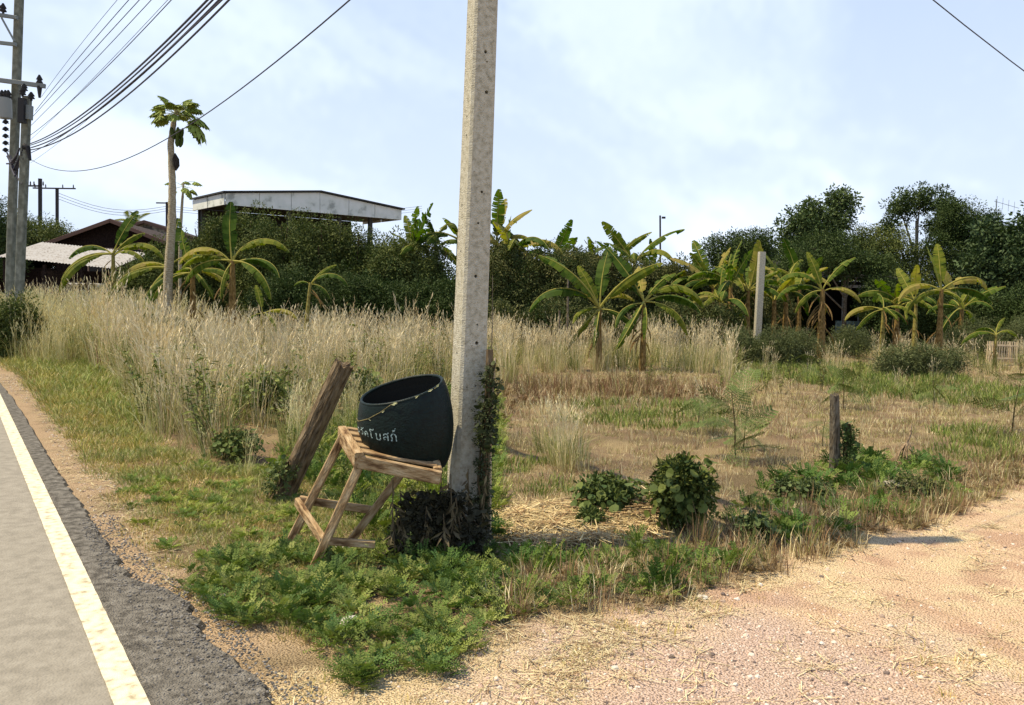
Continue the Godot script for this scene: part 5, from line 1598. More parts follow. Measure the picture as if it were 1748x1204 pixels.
	# cables from the twin poles up to the head of the concrete pole
	var runs := [
		[[Vector3(-12.48, 6.81, -22.70), Vector3(-0.2, 5.90, -5.50), -0.219], 0.006, "slack"], [[Vector3(-12.65, 6.43, -22.70), Vector3(-0.2, 5.85, -5.50), -0.130], 0.009, "u"],
		[[Vector3(-12.73, 6.28, -22.70), Vector3(-0.2, 5.80, -5.50), -0.011], 0.009, "u"], [[Vector3(-12.78, 6.05, -22.70), Vector3(-0.2, 5.75, -5.50), 0.070], 0.008, "u"],
		[[Vector3(-12.42, 5.66, -22.00), Vector3(-0.2, 5.70, -5.50), 0.248], 0.009, "u"], [[Vector3(-12.42, 5.54, -22.00), Vector3(-0.2, 5.65, -5.50), 0.113], 0.005, "u"],
		[[Vector3(-12.34, 5.45, -21.90), Vector3(-0.2, 5.40, -5.50), 0.454], 0.014, "b"], [[Vector3(-12.34, 5.41, -21.90), Vector3(-0.2, 5.36, -5.50), 0.479], 0.012, "b"],
		[[Vector3(-12.32, 5.35, -21.90), Vector3(-0.2, 5.30, -5.50), 0.491], 0.015, "b"], [[Vector3(-12.34, 5.29, -21.90), Vector3(-0.2, 5.25, -5.50), 0.568], 0.013, "b"],
		[[Vector3(-12.37, 5.20, -21.90), Vector3(-0.2, 5.15, -5.50), 0.346], 0.010, "b"], [[Vector3(-12.35, 4.96, -21.90), Vector3(-0.2, 5.05, -5.50), 0.165], 0.005, "t"],
		[[Vector3(-12.26, 5.02, -21.80), Vector3(-0.2, 4.27, -5.50), 0.889], 0.010, "s"], [[Vector3(30.60, 4.78, -26.00), Vector3(-0.2, 5.85, -5.50), 2.535], 0.008, "r"]]
	var says := {"slack": "faint thin wire running highest from the twin poles", "u": "thin grey wire fanning out above the thick bundle", "b": "thick black cable in the bundle climbing from the twin poles", "t": "hair thin wire under the thick cable bundle", "s": "single deeply sagging cable passing behind the papaya trunk", "r": "lone service wire crossing the sky away from the concrete pole"}
	for r in runs:
		var c := Shape.new()
		var p: Vector3 = r[0][0]
		var q: Vector3 = r[0][1]
		var pts := []
		var rad := []
		for k in 41:
			var f := k / 40.0
			pts.append(p.lerp(q, f) - Vector3(0, 4.0 * r[0][2] * f * (1 - f), 0))
			rad.append(r[1] * (1.0 if r[2] == "b" else 0.7))
		c.tube(pts, rad, 6, Color.WHITE, false)
		tag(put(c, "cable", mats.cable), says[r[2]], "cable", "wires between the poles" if r[2] in ["u", "b"] else "")
	for k in 3:
		var c := Shape.new()
		var p := at_(100, 330 + k * 5, 105)
		var q := at_(285, 352 + k * 4, 110)
		var r := at_(720, 352 + k * 4, 140)
		var pts := []
		var rad := []
		for j in 21:
			var f := j / 20.0
			pts.append((p.lerp(q, f * 2) if f < 0.5 else q.lerp(r, f * 2 - 1)) - Vector3(0, 1.2 * sin(PI * fmod(f * 2, 1.0)), 0))
			rad.append(0.025)
		c.tube(pts, rad, 5, Color.WHITE, false)
		tag(put(c, "cable", mats.cable), "far wire strung between the distant poles over the roofs", "cable", "far wires")

# world position in a column and row of the view at a depth, for hanging things
func at_(px: float, py: float, d: float) -> Vector3:
	var r := Basis.from_euler(Vector3(deg_to_rad(-3.43), 0, deg_to_rad(0.8))) * Vector3((px - 874.0) / 1450.0, -(py - 602.0) / 1450.0, -1.0)
	return Vector3(0, 1.6, 0) + r * (d / -r.z)

func weld(s: Shape) -> ArrayMesh:
	var st := SurfaceTool.new()
	st.begin(Mesh.PRIMITIVE_TRIANGLES)
	st.set_smooth_group(-1)
	for p in s.v:
		st.add_vertex(p)
	st.generate_normals()
	return st.commit()

# ---------------------------------------------------------------- the stand, the drum and what is round them
func drum_point(a: float, f: float, off: float) -> Vector3:
	# a: 0 faces the camera, negative to the left; f: 0 base to 1 rim
	var base := Vector3(-0.662, 0.608, -5.30)
	var rim := Vector3(-0.683, 1.04, -5.27)
	var ub := Vector3(0.975, -0.22, 0.0).normalized()
	var vb := Vector3(0.03, -0.16, 0.985).normalized()
	var ut := Vector3(0.972, 0.226, 0.06).normalized()
	var vt := Vector3(-0.03, -0.235, 0.97).normalized()
	var u := ub.lerp(ut, smoothstep(0.0, 1.0, f)).normalized()
	var w := vb.lerp(vt, smoothstep(0.0, 1.0, f)).normalized()
	var c := base.lerp(rim, f) + Vector3(0.012 * sin(PI * f), 0, 0)
	var r := 0.235 + 0.075 * pow(sin(PI * pow(f, 0.8) * 0.98), 0.6) * 0.75 + f * 0.022 + off
	return c + (u * sin(a) + w * cos(a) * 0.88) * r

# a timber laid along its own y axis, so that the grain follows it
func beam(parent: Node3D, called: String, m: Material, a: Vector3, b: Vector3, w: float, h: float, up: Vector3) -> MeshInstance3D:
	var s := Shape.new()
	var l := (b - a).length()
	s.bar(Vector3.ZERO, Vector3(0, l, 0), w, h, Vector3(0, 0, 1), Color.WHITE)
	var o := put(s, called, m, parent)
	var y := (b - a).normalized()
	var x := y.cross(up).normalized()
	o.transform = Transform3D(Basis(x, y, x.cross(y)), a)
	return o

func make_drum() -> void:
	var t := thing("rubber_drum", Vector3(-0.662, 0.608, -5.30), "dark green tilted drum with white lettering, lying on the wooden stand", "drum")
	var o := t.position
	var rub := weathered("drum_skin", lin(0.003, 0.011, 0.0098), noise_tex(0.02, 512, [Color(0.5, 0.5, 0.5), Color(0.9, 0.9, 0.9), Color(1, 1, 1)], [0.1, 0.5, 0.9], 111, 5), 2.0, noise_tex(0.05, 512, [], [], 112, 4), 0.25, 0.5)
	var inside := plain("drum_inside", lin(0.012, 0.014, 0.013), 0.8)
	var s := Shape.new()
	var na := 56
	var nf := 16
	for j in nf:
		for k in na:
			var a0 := TAU * k / na
			var a1 := TAU * (k + 1) / na
			var f0 := float(j) / nf
			var f1 := float(j + 1) / nf
			var p := [drum_point(a0, f0, 0), drum_point(a1, f0, 0), drum_point(a1, f1, 0), drum_point(a0, f1, 0)]
			var nn := []
			for q in [[a0, f0], [a1, f0], [a1, f1], [a0, f1]]:
				var du := drum_point(q[0] + 0.01, q[1], 0) - drum_point(q[0] - 0.01, q[1], 0)
				var dv := drum_point(q[0], minf(q[1] + 0.01, 1.0), 0) - drum_point(q[0], maxf(q[1] - 0.01, 0.0), 0)
				var x := du.cross(dv).normalized()
				if x.dot(drum_point(q[0], q[1], 0.1) - drum_point(q[0], q[1], 0)) < 0: x = -x
				nn.append(x)
			for i in 4: p[i] -= o
			s.tri_n(p[0], p[1], p[2], nn[0], nn[1], nn[2], Vector2.ZERO, Vector2.ZERO, Vector2.ZERO, Color.WHITE)
			s.tri_n(p[0], p[2], p[3], nn[0], nn[2], nn[3], Vector2.ZERO, Vector2.ZERO, Vector2.ZERO, Color.WHITE)
	for k in na:
		s.tri(drum_point(0, 0, -0.235) - o, drum_point(TAU * k / na, 0, 0) - o, drum_point(TAU * (k + 1) / na, 0, 0) - o, Color.WHITE, Vector3.DOWN)
	put(s, "shell", rub, t)
	var i2 := Shape.new()
	for j in 8:
		for k in na:
			var a0 := TAU * k / na
			var a1 := TAU * (k + 1) / na
			var f0 := 0.06 + 0.94 * j / 8.0
			var f1 := 0.06 + 0.94 * (j + 1) / 8.0
			var m := (drum_point(a0, f0, -0.5) - drum_point(a0, f0, 0))
			i2.quad(drum_point(a0, f0, -0.018) - o, drum_point(a1, f0, -0.018) - o, drum_point(a1, f1, -0.018) - o, drum_point(a0, f1, -0.018) - o, Color.WHITE, m)
	for k in na:
		i2.tri(drum_point(0, 0.06, -0.235) - o, drum_point(TAU * k / na, 0.06, -0.018) - o, drum_point(TAU * (k + 1) / na, 0.06, -0.018) - o, Color.WHITE, Vector3.UP)
	put(i2, "lining", inside, t)
	var rim := []
	var rr_ := []
	for k in na + 1:
		rim.append(drum_point(TAU * k / na, 1.0, -0.009) - o)
		rr_.append(0.0105)
	var rs := Shape.new()
	rs.tube(rim, rr_, 8, Color.WHITE, false)
	put(rs, "rim", rub, t)
	# hand painted lettering: strokes laid on the curve of the drum
	var paint := weathered("drum_paint", lin(0.42, 0.52, 0.52), noise_tex(0.05, 256, [Color(0.25, 0.3, 0.3), Color(0.9, 0.95, 0.95), Color(1, 1, 1)], [0.3, 0.5, 0.7], 113, 4), 6.0, null, 0.0, 0.8)
	var glyphs := [
		[[[0.35, 0.5], [0.2, 0.6], [0.3, 0.72], [0.4, 0.6], [0.15, 0.45], [0.15, 0.15], [0.3, 0.0], [0.7, 0.0], [0.9, 0.2], [0.9, 0.8], [0.7, 1.0], [0.3, 1.0], [0.12, 0.85]], [[1.08, 0.0], [1.12, 0.06]]],
		[[[0.55, 0.22], [0.45, 0.1], [0.6, 0.0], [0.75, 0.12], [0.85, 0.4], [0.85, 0.8], [0.65, 1.0], [0.35, 1.0], [0.15, 0.8]], [[0.45, 1.28], [0.35, 1.4], [0.5, 1.48], [0.55, 1.3], [0.85, 1.34], [1.1, 1.62]]],
		[[[0.4, 0.35], [0.52, 0.5], [0.4, 0.6], [0.3, 0.45], [0.2, 0.0], [0.12, 0.6], [0.3, 0.95], [0.65, 1.0], [0.88, 0.8], [0.88, 0.0]]],
		[[[0.6, 0.15], [0.5, 0.0], [0.38, 0.1], [0.4, 1.15], [0.15, 1.4], [0.35, 1.6], [0.8, 1.45], [0.95, 1.7]]],
		[[[0.05, 0.85], [0.15, 1.0], [0.25, 0.9], [0.2, 0.7], [0.2, 0.0], [0.85, 0.0], [0.85, 1.0]]],
		[[[0.4, 0.25], [0.25, 0.1], [0.15, 0.25], [0.25, 0.5], [0.55, 0.55], [0.85, 0.45]], [[0.15, 0.75], [0.35, 1.0], [0.65, 1.0], [0.85, 0.8], [0.85, 0.0]], [[0.72, 0.9], [1.0, 1.2]]],
		[[[0.3, 0.1], [0.2, 0.0], [0.12, 0.12], [0.25, 0.2], [0.25, 0.5], [0.12, 0.65], [0.25, 0.95], [0.6, 1.0], [0.85, 0.8], [0.85, 0.0]], [[0.55, 1.3], [0.42, 1.4], [0.55, 1.5], [0.62, 1.36], [0.95, 1.75]]]]
	var word := Shape.new()
	var gx := 0.0
	for g in glyphs.size():
		for stroke in glyphs[g]:
			var last := Vector2.ZERO
			for k in stroke.size():
				var q := Vector2(stroke[k][0], stroke[k][1])
				if k > 0:
					for part in 3:
						var p0 := last.lerp(q, part / 3.0)
						var p1 := last.lerp(q, (part + 1) / 3.0)
						var e := []
						for p in [p0, p1]:
							var a: float = -1.22 + (gx + p.x * 0.82) * 0.168
							var f: float = 0.44 + p.y * 0.115 + gx * 0.004
							e.append(drum_point(a, f, 0.0022) - o)
						var out: Vector3 = drum_point(-1.22 + (gx + p0.x * 0.82) * 0.168, 0.5, 0.3) - drum_point(-1.22 + (gx + p0.x * 0.82) * 0.168, 0.5, 0.0)
						var side: Vector3 = (e[1] - e[0]).cross(out).normalized() * 0.0034
						word.quad(e[0] - side, e[0] + side, e[1] + side, e[1] - side, Color.WHITE, out)
				last = q
		gx += 1.12 if g == 0 else 1.0
	put(word, "lettering", paint, t)

func make_stand() -> void:
	var oak := weathered("raw_timber", lin(0.43, 0.325, 0.2), noise_tex(0.012, 512, [Color(0.5, 0.42, 0.36), Color(0.85, 0.8, 0.74), Color(1, 1, 1)], [0.12, 0.45, 0.85], 121, 6), 1.6, noise_tex(0.05, 512, [], [], 122, 4), 0.5)
	oak.uv1_scale = Vector3(3.0, 0.8, 3.0)
	var t := thing("wooden_stand", Vector3(-1.17, 0, -4.95), "racked wooden trestle stand of raw timber, leaning towards the concrete pole", "stand")
	var o := t.position
	var face := Vector3(0, 0, 1)
	var legs := [[Vector3(-1.44, 0, -5.38), Vector3(-1.07, 0.735, -5.40)], [Vector3(-1.17, 0, -4.95), Vector3(-0.901, 0.606, -4.99)], [Vector3(-1.07, 4.44e-16, -5.42), Vector3(-0.542, 0.701, -5.42)]]
	for l in legs:
		beam(t, "leg", oak, l[0] - o - Vector3(0, 0.02, 0), l[1] - o, 0.052, 0.06, face)
	var rails := [["end_rail", Vector3(-1.09, 0.736, -5.44), Vector3(-0.891, 0.652, -4.95), 0.055, 0.1], ["front_rail", Vector3(-0.919, 0.65, -4.97), Vector3(-0.414, 0.549, -4.99), 0.04, 0.08], ["back_rail", Vector3(-1.06, 0.73, -5.43), Vector3(-0.505, 0.654, -5.43), 0.04, 0.1], ["end_rail", Vector3(-0.513, 0.637, -5.40), Vector3(-0.434, 0.557, -5.02), 0.05, 0.1],
		["stretcher", Vector3(-1.37, 0.294, -5.40), Vector3(-1.10, 0.154, -4.98), 0.035, 0.06], ["stretcher", Vector3(-1.36, 0.302, -5.43), Vector3(-0.873, 0.236, -5.43), 0.035, 0.05], ["stretcher", Vector3(-1.12, 0.173, -4.95), Vector3(-0.799, 0.147, -4.97), 0.03, 0.045]]
	for r in rails:
		beam(t, r[0], oak, r[1] - o, r[2] - o, r[3], r[4], Vector3.UP)
	for k in 4:
		var s := Shape.new()
		var f := (k + 0.5) / 4.0
		var p: Vector3 = at_(lerpf(617, 591, f), lerpf(775, 735, f), lerpf(5.03, 5.4, f))
		var q: Vector3 = at_(lerpf(748, 737, f), lerpf(800, 755, f), lerpf(5.03, 5.4, f))
		beam(t, "slat", oak, p - o, q - o, 0.085, 0.022, Vector3.UP)

func round_leaf(n := 8) -> ArrayMesh:
	if clump_cache.has("round"): return clump_cache["round"]
	var s := Shape.new()
	var c := Vector3(0.5, -0.03, 0)
	for k in n:
		var a := TAU * k / n
		var b := TAU * (k + 1) / n
		var f := func(x: float) -> Vector3:
			var r := 0.5 * (1.0 - 0.12 * absf(sin(x * 0.5)))
			return Vector3(0.5 - cos(x) * r * -1.0, 0.05 * cos(2 * x) + 0.03, sin(x) * r * 0.85)
		s.tri(c, f.call(a), f.call(b), Color.WHITE, Vector3.UP)
	clump_cache["round"] = s.mesh()
	return clump_cache["round"]

func leafy_mound(called: String, at: Vector3, rx: float, ry: float, count: int, size: float, ca: Color, cb: Color, label: String, category: String) -> Node3D:
	var t := thing(called, at, label, category)
	var s := Shape.new()
	for k in 9:
		var d := rand_dir()
		d.y = absf(d.y)
		s.tube([Vector3(0, -0.03, 0), Vector3(d.x * rx * 0.5, d.y * ry * 0.6, d.z * rx * 0.5), Vector3(d.x * rx, d.y * ry, d.z * rx) * 0.9], [0.006, 0.005, 0.003], 5, Color(0.1, 0.1, 0.04), false)
	put(s, "stem", mats.bark, t)
	var shades := []
	for k in 5:
		var m: StandardMaterial3D = mats.leaves.duplicate()
		m.albedo_color = ca.lerp(cb, k / 4.0).linear_to_srgb()
		m.vertex_color_use_as_albedo = false
		shades.append(m)
	for k in count:
		var d := rand_dir()
		var r := rr(0.62, 1.05) * (1.0 + 0.55 * fine_noise.get_noise_3dv(d * 14.0 + at * 40.0))
		var p := Vector3(d.x * rx, d.y * ry * 0.5, d.z * rx) * r + Vector3(0, ry * 0.5, 0)
		p.y = maxf(p.y, 0.02)
		var o := put(round_leaf(), "leaf", shades[rng.randi() % 5], t)
		var nrm := (d * 0.8 + Vector3(0, 0.5, 0) + rand_dir() * 0.55).normalized()
		var x := rand_dir()
		x = (x - nrm * x.dot(nrm)).normalized()
		o.transform = Transform3D(Basis(x, nrm, x.cross(nrm)).scaled(Vector3.ONE * size * rr(0.6, 1.25)), p)
	var groups := variants([leaf_clump("broad", 1)])
	for k in int(count * 0.35):
		var p := rand_dir() * pow(rng.randf(), 0.4) * 0.72
		drop(groups, Transform3D(Basis(rand_dir(), rr(0, TAU)).scaled(Vector3.ONE * size * 1.5), Vector3(p.x * rx, maxf(p.y * ry * 0.5 + ry * 0.5, 0.03), p.z * rx)), mixed(ca, cb))
	scatter("foliage", t, groups[0][0], mats.leaves, groups[0][1], groups[0][2]).set_meta("kind", "stuff")
	return t

func climbing(called: String, at: Vector3, path: Array, spread: float, count: int, size: float, ca: Color, cb: Color, label: String) -> Node3D:
	var t := thing(called, at, label, "vine")
	var s := Shape.new()
	for k in 6:
		var pts := []
		var rad := []
		for p in path:
			pts.append(p - at + Vector3(rr(-1, 1), 0, rr(-1, 1)) * spread * 0.45)
			rad.append(rr(0.004, 0.009))
		s.tube(pts, rad, 5, Color(0.13, 0.1, 0.06), false)
	put(s, "stem", mats.bark, t)
	var groups := variants([round_leaf(), leaf_clump("broad", 0)])
	for k in count:
		var f := rng.randf() * (path.size() - 1)
		var i := int(f)
		var p: Vector3 = path[i].lerp(path[mini(i + 1, path.size() - 1)], f - i) - at
		var q := p + Vector3(rr(-1, 1), rr(-0.5, 0.5), rr(-0.6, 1)) * spread
		if q.y + at.y < 0.01: q.y = 0.01 - at.y
		var tr := Transform3D(Basis(rand_dir(), rr(0, TAU)).scaled(Vector3.ONE * size * rr(0.6, 1.3)), q)
		var g: Array = groups[0] if rng.randf() < 0.8 else groups[1]
		g[1].append(tr)
		g[2].append(mixed(ca, cb))
	for g in groups:
		scatter("foliage", t, g[0], mats.leaves, g[1], g[2]).set_meta("kind", "stuff")
	return t

func sapling(at: Vector3, h: float, fronds: int, label: String, group: String) -> void:
	var t := thing("sapling", at, label, "sapling", group)
	var s := Shape.new()
	var bend := Vector3(rr(-0.15, 0.15), 0, rr(-0.1, 0.1)) * h
	s.tube([Vector3(0, -0.03, 0), Vector3(0, h * 0.5, 0) + bend * 0.3, Vector3(0, h * 0.95, 0) + bend], [0.011 * h + 0.003, 0.008 * h + 0.002, 0.003], 5, Color(0.16, 0.13, 0.07))
	put(s, "stem", mats.bark, t)
	for k in fronds:
		var f := rr(0.15, 1.0)
		var o := put(feather(), "frond", mats.leaves, t)
		var b := Basis(Vector3.UP, k * 2.4 + rr(-0.3, 0.3)) * Basis(Vector3.BACK, rr(-0.5, 0.9)) * Basis(Vector3.RIGHT, rr(-0.8, 0.8))
		o.transform = Transform3D(b.scaled(Vector3.ONE * (0.12 + h * rr(0.3, 0.45))), Vector3(0, h * 0.95 * f, 0) + bend * f * f)

func feather() -> ArrayMesh:
	if clump_cache.has("feather_frond"): return clump_cache["feather_frond"]
	var s := Shape.new()
	for r in 7:
		var t := 0.2 + 0.8 * r / 6.0
		var root := Vector3(t * 0.95, 0.12 * t - 0.3 * t * t, 0)
		for e in [-1, 1]:
			var dir := Vector3(0.45, -0.1, e).normalized()
			var l := 0.42 * sin(PI * (0.25 + 0.6 * t))
			for j in 7:
				var q := root + dir * l * (j + 0.5) / 7.0
				for w in [-1, 1]:
					s.leaf(q, (dir.cross(Vector3.UP) * w + dir * 0.4).normalized(), Vector3.UP, 0.085, 0.034, Color(0.085, 0.12, 0.03) * rr(0.8, 1.2), 0.1)
	s.tube([Vector3.ZERO, Vector3(0.5, 0.0, 0), Vector3(0.95, -0.18, 0)], [0.008, 0.006, 0.003], 4, Color(0.16, 0.17, 0.07), false)
	clump_cache["feather_frond"] = s.mesh()
	return clump_cache["feather_frond"]

func log_shape(a: Vector3, b: Vector3, r0: float, r1: float, seed_: int) -> Shape:
	# a weathered post: lobed section, long cracks, ragged broken top
	var s := Shape.new()
	var n := 30
	var rows := 14
	var axis := (b - a).normalized()
	var sx := axis.cross(Vector3(0, 0, 1)).normalized()
	var sz := axis.cross(sx)
	var f := FastNoiseLite.new()
	f.seed = seed_
	f.frequency = 1.0
	var pt := func(i: int, j: int) -> Vector3:
		var t := float(i) / rows
		var ang := TAU * (j % n) / n
		var lobes := 0.06 * f.get_noise_2d(cos(ang) * 1.5 + 9, sin(ang) * 1.5 + t * 0.4) + 0.16 * minf(0.0, f.get_noise_2d(cos(ang) * 4 + 30, sin(ang) * 4 + t * 0.25))
		var r := lerpf(r0, r1, t) * (1.0 + lobes * 1.6)
		var l := (b - a).length() * t
		if i == rows: l += r1 * 0.7 * f.get_noise_2d(cos(ang) * 3, sin(ang) * 3)
		return a + axis * l + (sx * cos(ang) + sz * sin(ang)) * r
	for i in rows:
		for j in n:
			var p: Vector3 = pt.call(i, j)
			var q: Vector3 = pt.call(i, j + 1)
			var u: Vector3 = pt.call(i + 1, j + 1)
			var w: Vector3 = pt.call(i + 1, j)
			var c := a + axis * (b - a).length() * (i + 0.5) / rows
			s.quad(p, q, u, w, Color.WHITE, (p + q + u + w) * 0.25 - c)
	var mid := b - axis * r1 * 0.35
	for j in n:
		s.tri(mid, pt.call(rows, j), pt.call(rows, j + 1), Color.WHITE, axis)
	return s

func make_foreground() -> void:
	var grey := weathered("grey_wood", lin(0.22, 0.175, 0.12), noise_tex(0.02, 512, [Color(0.4, 0.36, 0.32), Color(0.8, 0.76, 0.7), Color(1, 1, 1)], [0.15, 0.45, 0.85], 131, 6), 2.0, noise_tex(0.04, 512, [], [], 132, 5), 1.5)
	grey.uv1_scale = Vector3(3.0, 0.5, 3.0)
	var ash := weathered("ashen_wood", lin(0.22, 0.2, 0.165), grey.albedo_texture, 2.0, grey.heightmap_texture, 1.5)
	ash.uv1_scale = Vector3(3.0, 0.5, 3.0)
	# leaning log beside the stand
	var foot := Vector3(-1.83, 0, -6.83)
	var t := thing("leaning_post", foot, "thick weathered wooden post leaning beside the timber stand, broken top", "post")
	var top1 := Vector3(-1.33, 1.09, -6.70) - foot - Vector3(-0.06, -0.1, 0)
	var lg := put(log_shape(Vector3.ZERO, Vector3(0, top1.length(), 0), 0.09, 0.078, 5), "log", grey, t)
	lg.transform = Transform3D(Basis(Quaternion(Vector3.UP, top1.normalized())), Vector3(-0.06, -0.1, 0))
	climbing("post_weed", foot + Vector3(0.0, 0.0, 0.1), [foot + Vector3(-0.06, 0.0, 0.09), foot + Vector3(0.0, 0.2, 0.1), foot + Vector3(0.05, 0.3, 0.1)], 0.1, 130, 0.045, Color(0.06, 0.09, 0.03), Color(0.12, 0.15, 0.05), "dark leafy weed wrapped round the foot of the leaning post")
	# grey fence post on the right with its vine
	var fp := Vector3(3.08, 0, -7.96)
	var t2 := thing("fence_post", fp, "grey weathered fence post standing in the field with a vine on one side", "post")
	put(log_shape(Vector3(0, -0.1, 0), Vector3(3.00, 0.779, -7.85) - fp, 0.055, 0.042, 9), "log", ash, t2)
	climbing("post_vine", fp, [fp + Vector3(0.07, 0, 0.08), fp + Vector3(0.08, 0.3, 0.06), fp + Vector3(0.06, 0.5, 0.05)], 0.075, 200, 0.05, Color(0.05, 0.085, 0.025), Color(0.1, 0.14, 0.04), "dark green vine climbing the grey fence post")
	# concrete stub and small stakes
	var cs := Vector3(7.49, 6.66e-16, -26.00)
	var t3 := thing("concrete_stub_post", cs, "short pale concrete post, leaning slightly, before the banana clump", "post")
	var s3 := Shape.new()
	s3.bar(Vector3(0, -0.1, 0), Vector3(7.57, 3.22, -26.00) - cs, 0.2, 0.2, Vector3(0, 0, 1), Color.WHITE, 0.02)
	put(s3, "shaft", mats.pole_concrete, t3)
	for a in [[967, 475, 24, "pale stake behind the banana plant with a bare yellow stem"], [952, 530, 24, "short pale stake next to the taller pale stake"], [205, 478, 24, "short dark stake in tall grass before the awning"], [147, 482, 25, "thin dark stake in tall grass below the awning"], [838, 470, 16, "thin pale cane rising behind the concrete pole"]]:
		var base := X_(a[0], a[2])
		var st := Shape.new()
		st.tube([Vector3(0, -0.05, 0), (at_(a[0] + 3, a[1], a[2]) - base) * 0.5 + Vector3(0.01, 0, 0), at_(a[0] + 3, a[1], a[2]) - base], [0.04, 0.035, 0.03] if a[2] > 20 else [0.012, 0.01, 0.005], 6, Color.WHITE)
		var o := put(st, "stake", ash if a[0] > 300 else grey)
		o.position = base
		tag(o, a[3], "stake")
	# stake and stick tied to the pole
	var k1 := Vector3(-0.16, 6.66e-16, -5.50)
	var s4 := Shape.new()
	s4.tube([Vector3(0, -0.05, 0), Vector3(-0.159, 0.666, -5.48) - k1, Vector3(-0.144, 1.29, -5.46) - k1], [0.032, 0.028, 0.024], 8, Color.WHITE, true, 0.15)
	var st1 := put(s4, "wooden_stake", grey)
	st1.position = k1
	tag(st1, "brown wooden stake standing against the concrete pole", "stake")
	var s5 := Shape.new()
	s5.tube([Vector3(-0.126, 2.22e-16, -5.40) - k1, Vector3(-0.129, 0.831, -5.40) - k1, Vector3(-0.108, 1.24, -5.40) - k1], [0.009, 0.008, 0.006], 6, Color.WHITE)
	var st2 := put(s5, "dry_cane", plain("pale_cane", lin(0.5, 0.4, 0.27)))
	st2.position = k1
	tag(st2, "thin pale cane leaning on the brown stake by the pole", "cane")
	# vine on the pole and brush under the drum, shade put into their leaf colours
	climbing("pole_vine", k1, [Vector3(-0.205, 6.66e-16, -5.38), Vector3(-0.187, 0.157, -5.36), Vector3(-0.183, 0.46, -5.36), Vector3(-0.165, 0.758, -5.38), Vector3(-0.152, 0.909, -5.38), Vector3(-0.119, 1.21, -5.40)], 0.052, 300, 0.045, Color(0.025, 0.035, 0.015), Color(0.065, 0.08, 0.03), "vine on the shaded side of the concrete pole, leaves coloured dark for that shade")
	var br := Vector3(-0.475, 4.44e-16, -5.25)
	climbing("brush_tangle", br, [Vector3(-0.689, 6.66e-16, -5.20), Vector3(-0.625, 0.193, -5.20), Vector3(-0.57, 0.367, -5.25), Vector3(-0.473, 0.233, -5.20), Vector3(-0.381, 0.142, -5.20), Vector3(-0.234, 6.66e-16, -5.20), Vector3(-0.256, 0.185, -5.25), Vector3(-0.372, 0.358, -5.30), Vector3(-0.496, 0.293, -5.25), Vector3(-0.61, 2.22e-16, -5.15), Vector3(-0.394, 6.66e-16, -5.15)], 0.11, 900, 0.055, Color(0.02, 0.02, 0.014), Color(0.06, 0.055, 0.03), "tangle of dead stalks and leaves under the tilted drum, coloured dark for its shade")
	var ds := thing("dead_stalks", br, "upright dark dead stalks with shrivelled leaves at the foot of the pole", "weed")
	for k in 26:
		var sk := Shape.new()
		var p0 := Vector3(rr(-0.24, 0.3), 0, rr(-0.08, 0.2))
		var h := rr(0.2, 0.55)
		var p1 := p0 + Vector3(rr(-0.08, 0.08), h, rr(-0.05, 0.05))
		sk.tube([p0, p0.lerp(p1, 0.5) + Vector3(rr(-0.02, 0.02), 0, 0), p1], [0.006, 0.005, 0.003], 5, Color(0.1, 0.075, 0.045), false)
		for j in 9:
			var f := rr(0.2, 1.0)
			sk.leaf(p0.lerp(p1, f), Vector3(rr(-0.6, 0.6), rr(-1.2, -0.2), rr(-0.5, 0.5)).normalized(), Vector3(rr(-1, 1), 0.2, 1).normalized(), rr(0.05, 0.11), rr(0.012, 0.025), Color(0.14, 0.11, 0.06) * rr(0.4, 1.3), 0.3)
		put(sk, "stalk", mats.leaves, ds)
	var dv := Shape.new()
	var w0 := [drum_point(-1.5, 0.66, 0.006), drum_point(-1.1, 0.72, 0.006), drum_point(-0.7, 0.82, 0.006), drum_point(-0.35, 0.92, 0.006), drum_point(-0.1, 1.0, 0.012), Vector3(-0.589, 1.01, -5.06), Vector3(-0.527, 1.04, -5.10), Vector3(-0.46, 1.07, -5.14)]
	var wr := []
	for p in w0: wr.append(0.0024)
	dv.tube(w0, wr, 5, Color(0.3, 0.27, 0.14), false)
	var tv := thing("dry_vine", Vector3.ZERO, "thin dry vine with curled pale leaves draped over the drum", "vine")
	put(dv, "stem", mats.bark, tv)
	for q in [w0[2], w0[3], w0[4], w0[4] + Vector3(0.01, 0.01, 0), w0[5], w0[6], w0[6] + Vector3(0.02, 0.01, 0), w0[7]]:
		var lf := Shape.new()
		lf.leaf(Vector3.ZERO, Vector3(rr(0.3, 1), rr(-0.6, 0.6), 0.1).normalized(), Vector3(0.1, 0.3, 1).normalized(), rr(0.028, 0.045), 0.013, Color(0.42, 0.42, 0.24), 0.3)
		var o := put(lf, "leaf", mats.leaves, tv)
		o.position = q
	# the leafy bush and creeping plant beside the straw
	leafy_mound("leafy_bush", Vector3(1.22, 0, -5.94), 0.25, 0.56, 298, 0.07, Color(0.02, 0.042, 0.01), Color(0.12, 0.14, 0.03), "round dark green broad leaved bush on the heap of straw", "bush")
	leafy_mound("creeping_plant", Vector3(0.767, 0, -6.47), 0.3, 0.26, 200, 0.07, Color(0.04, 0.07, 0.02), Color(0.12, 0.15, 0.04), "low creeping broad leaved plant spilling beside the round bush", "plant")
	leafy_mound("creeping_plant", Vector3(0.587, 0, -5.98), 0.12, 0.1, 40, 0.06, Color(0.04, 0.07, 0.02), Color(0.12, 0.15, 0.04), "small broad leaved sprig in the straw before the round bush", "plant")
	leafy_mound("leafy_weed", Vector3(1.65, 0, -5.60), 0.14, 0.22, 70, 0.055, Color(0.035, 0.06, 0.02), Color(0.09, 0.12, 0.04), "dark broad leaved weed between the round bush and the track", "weed")
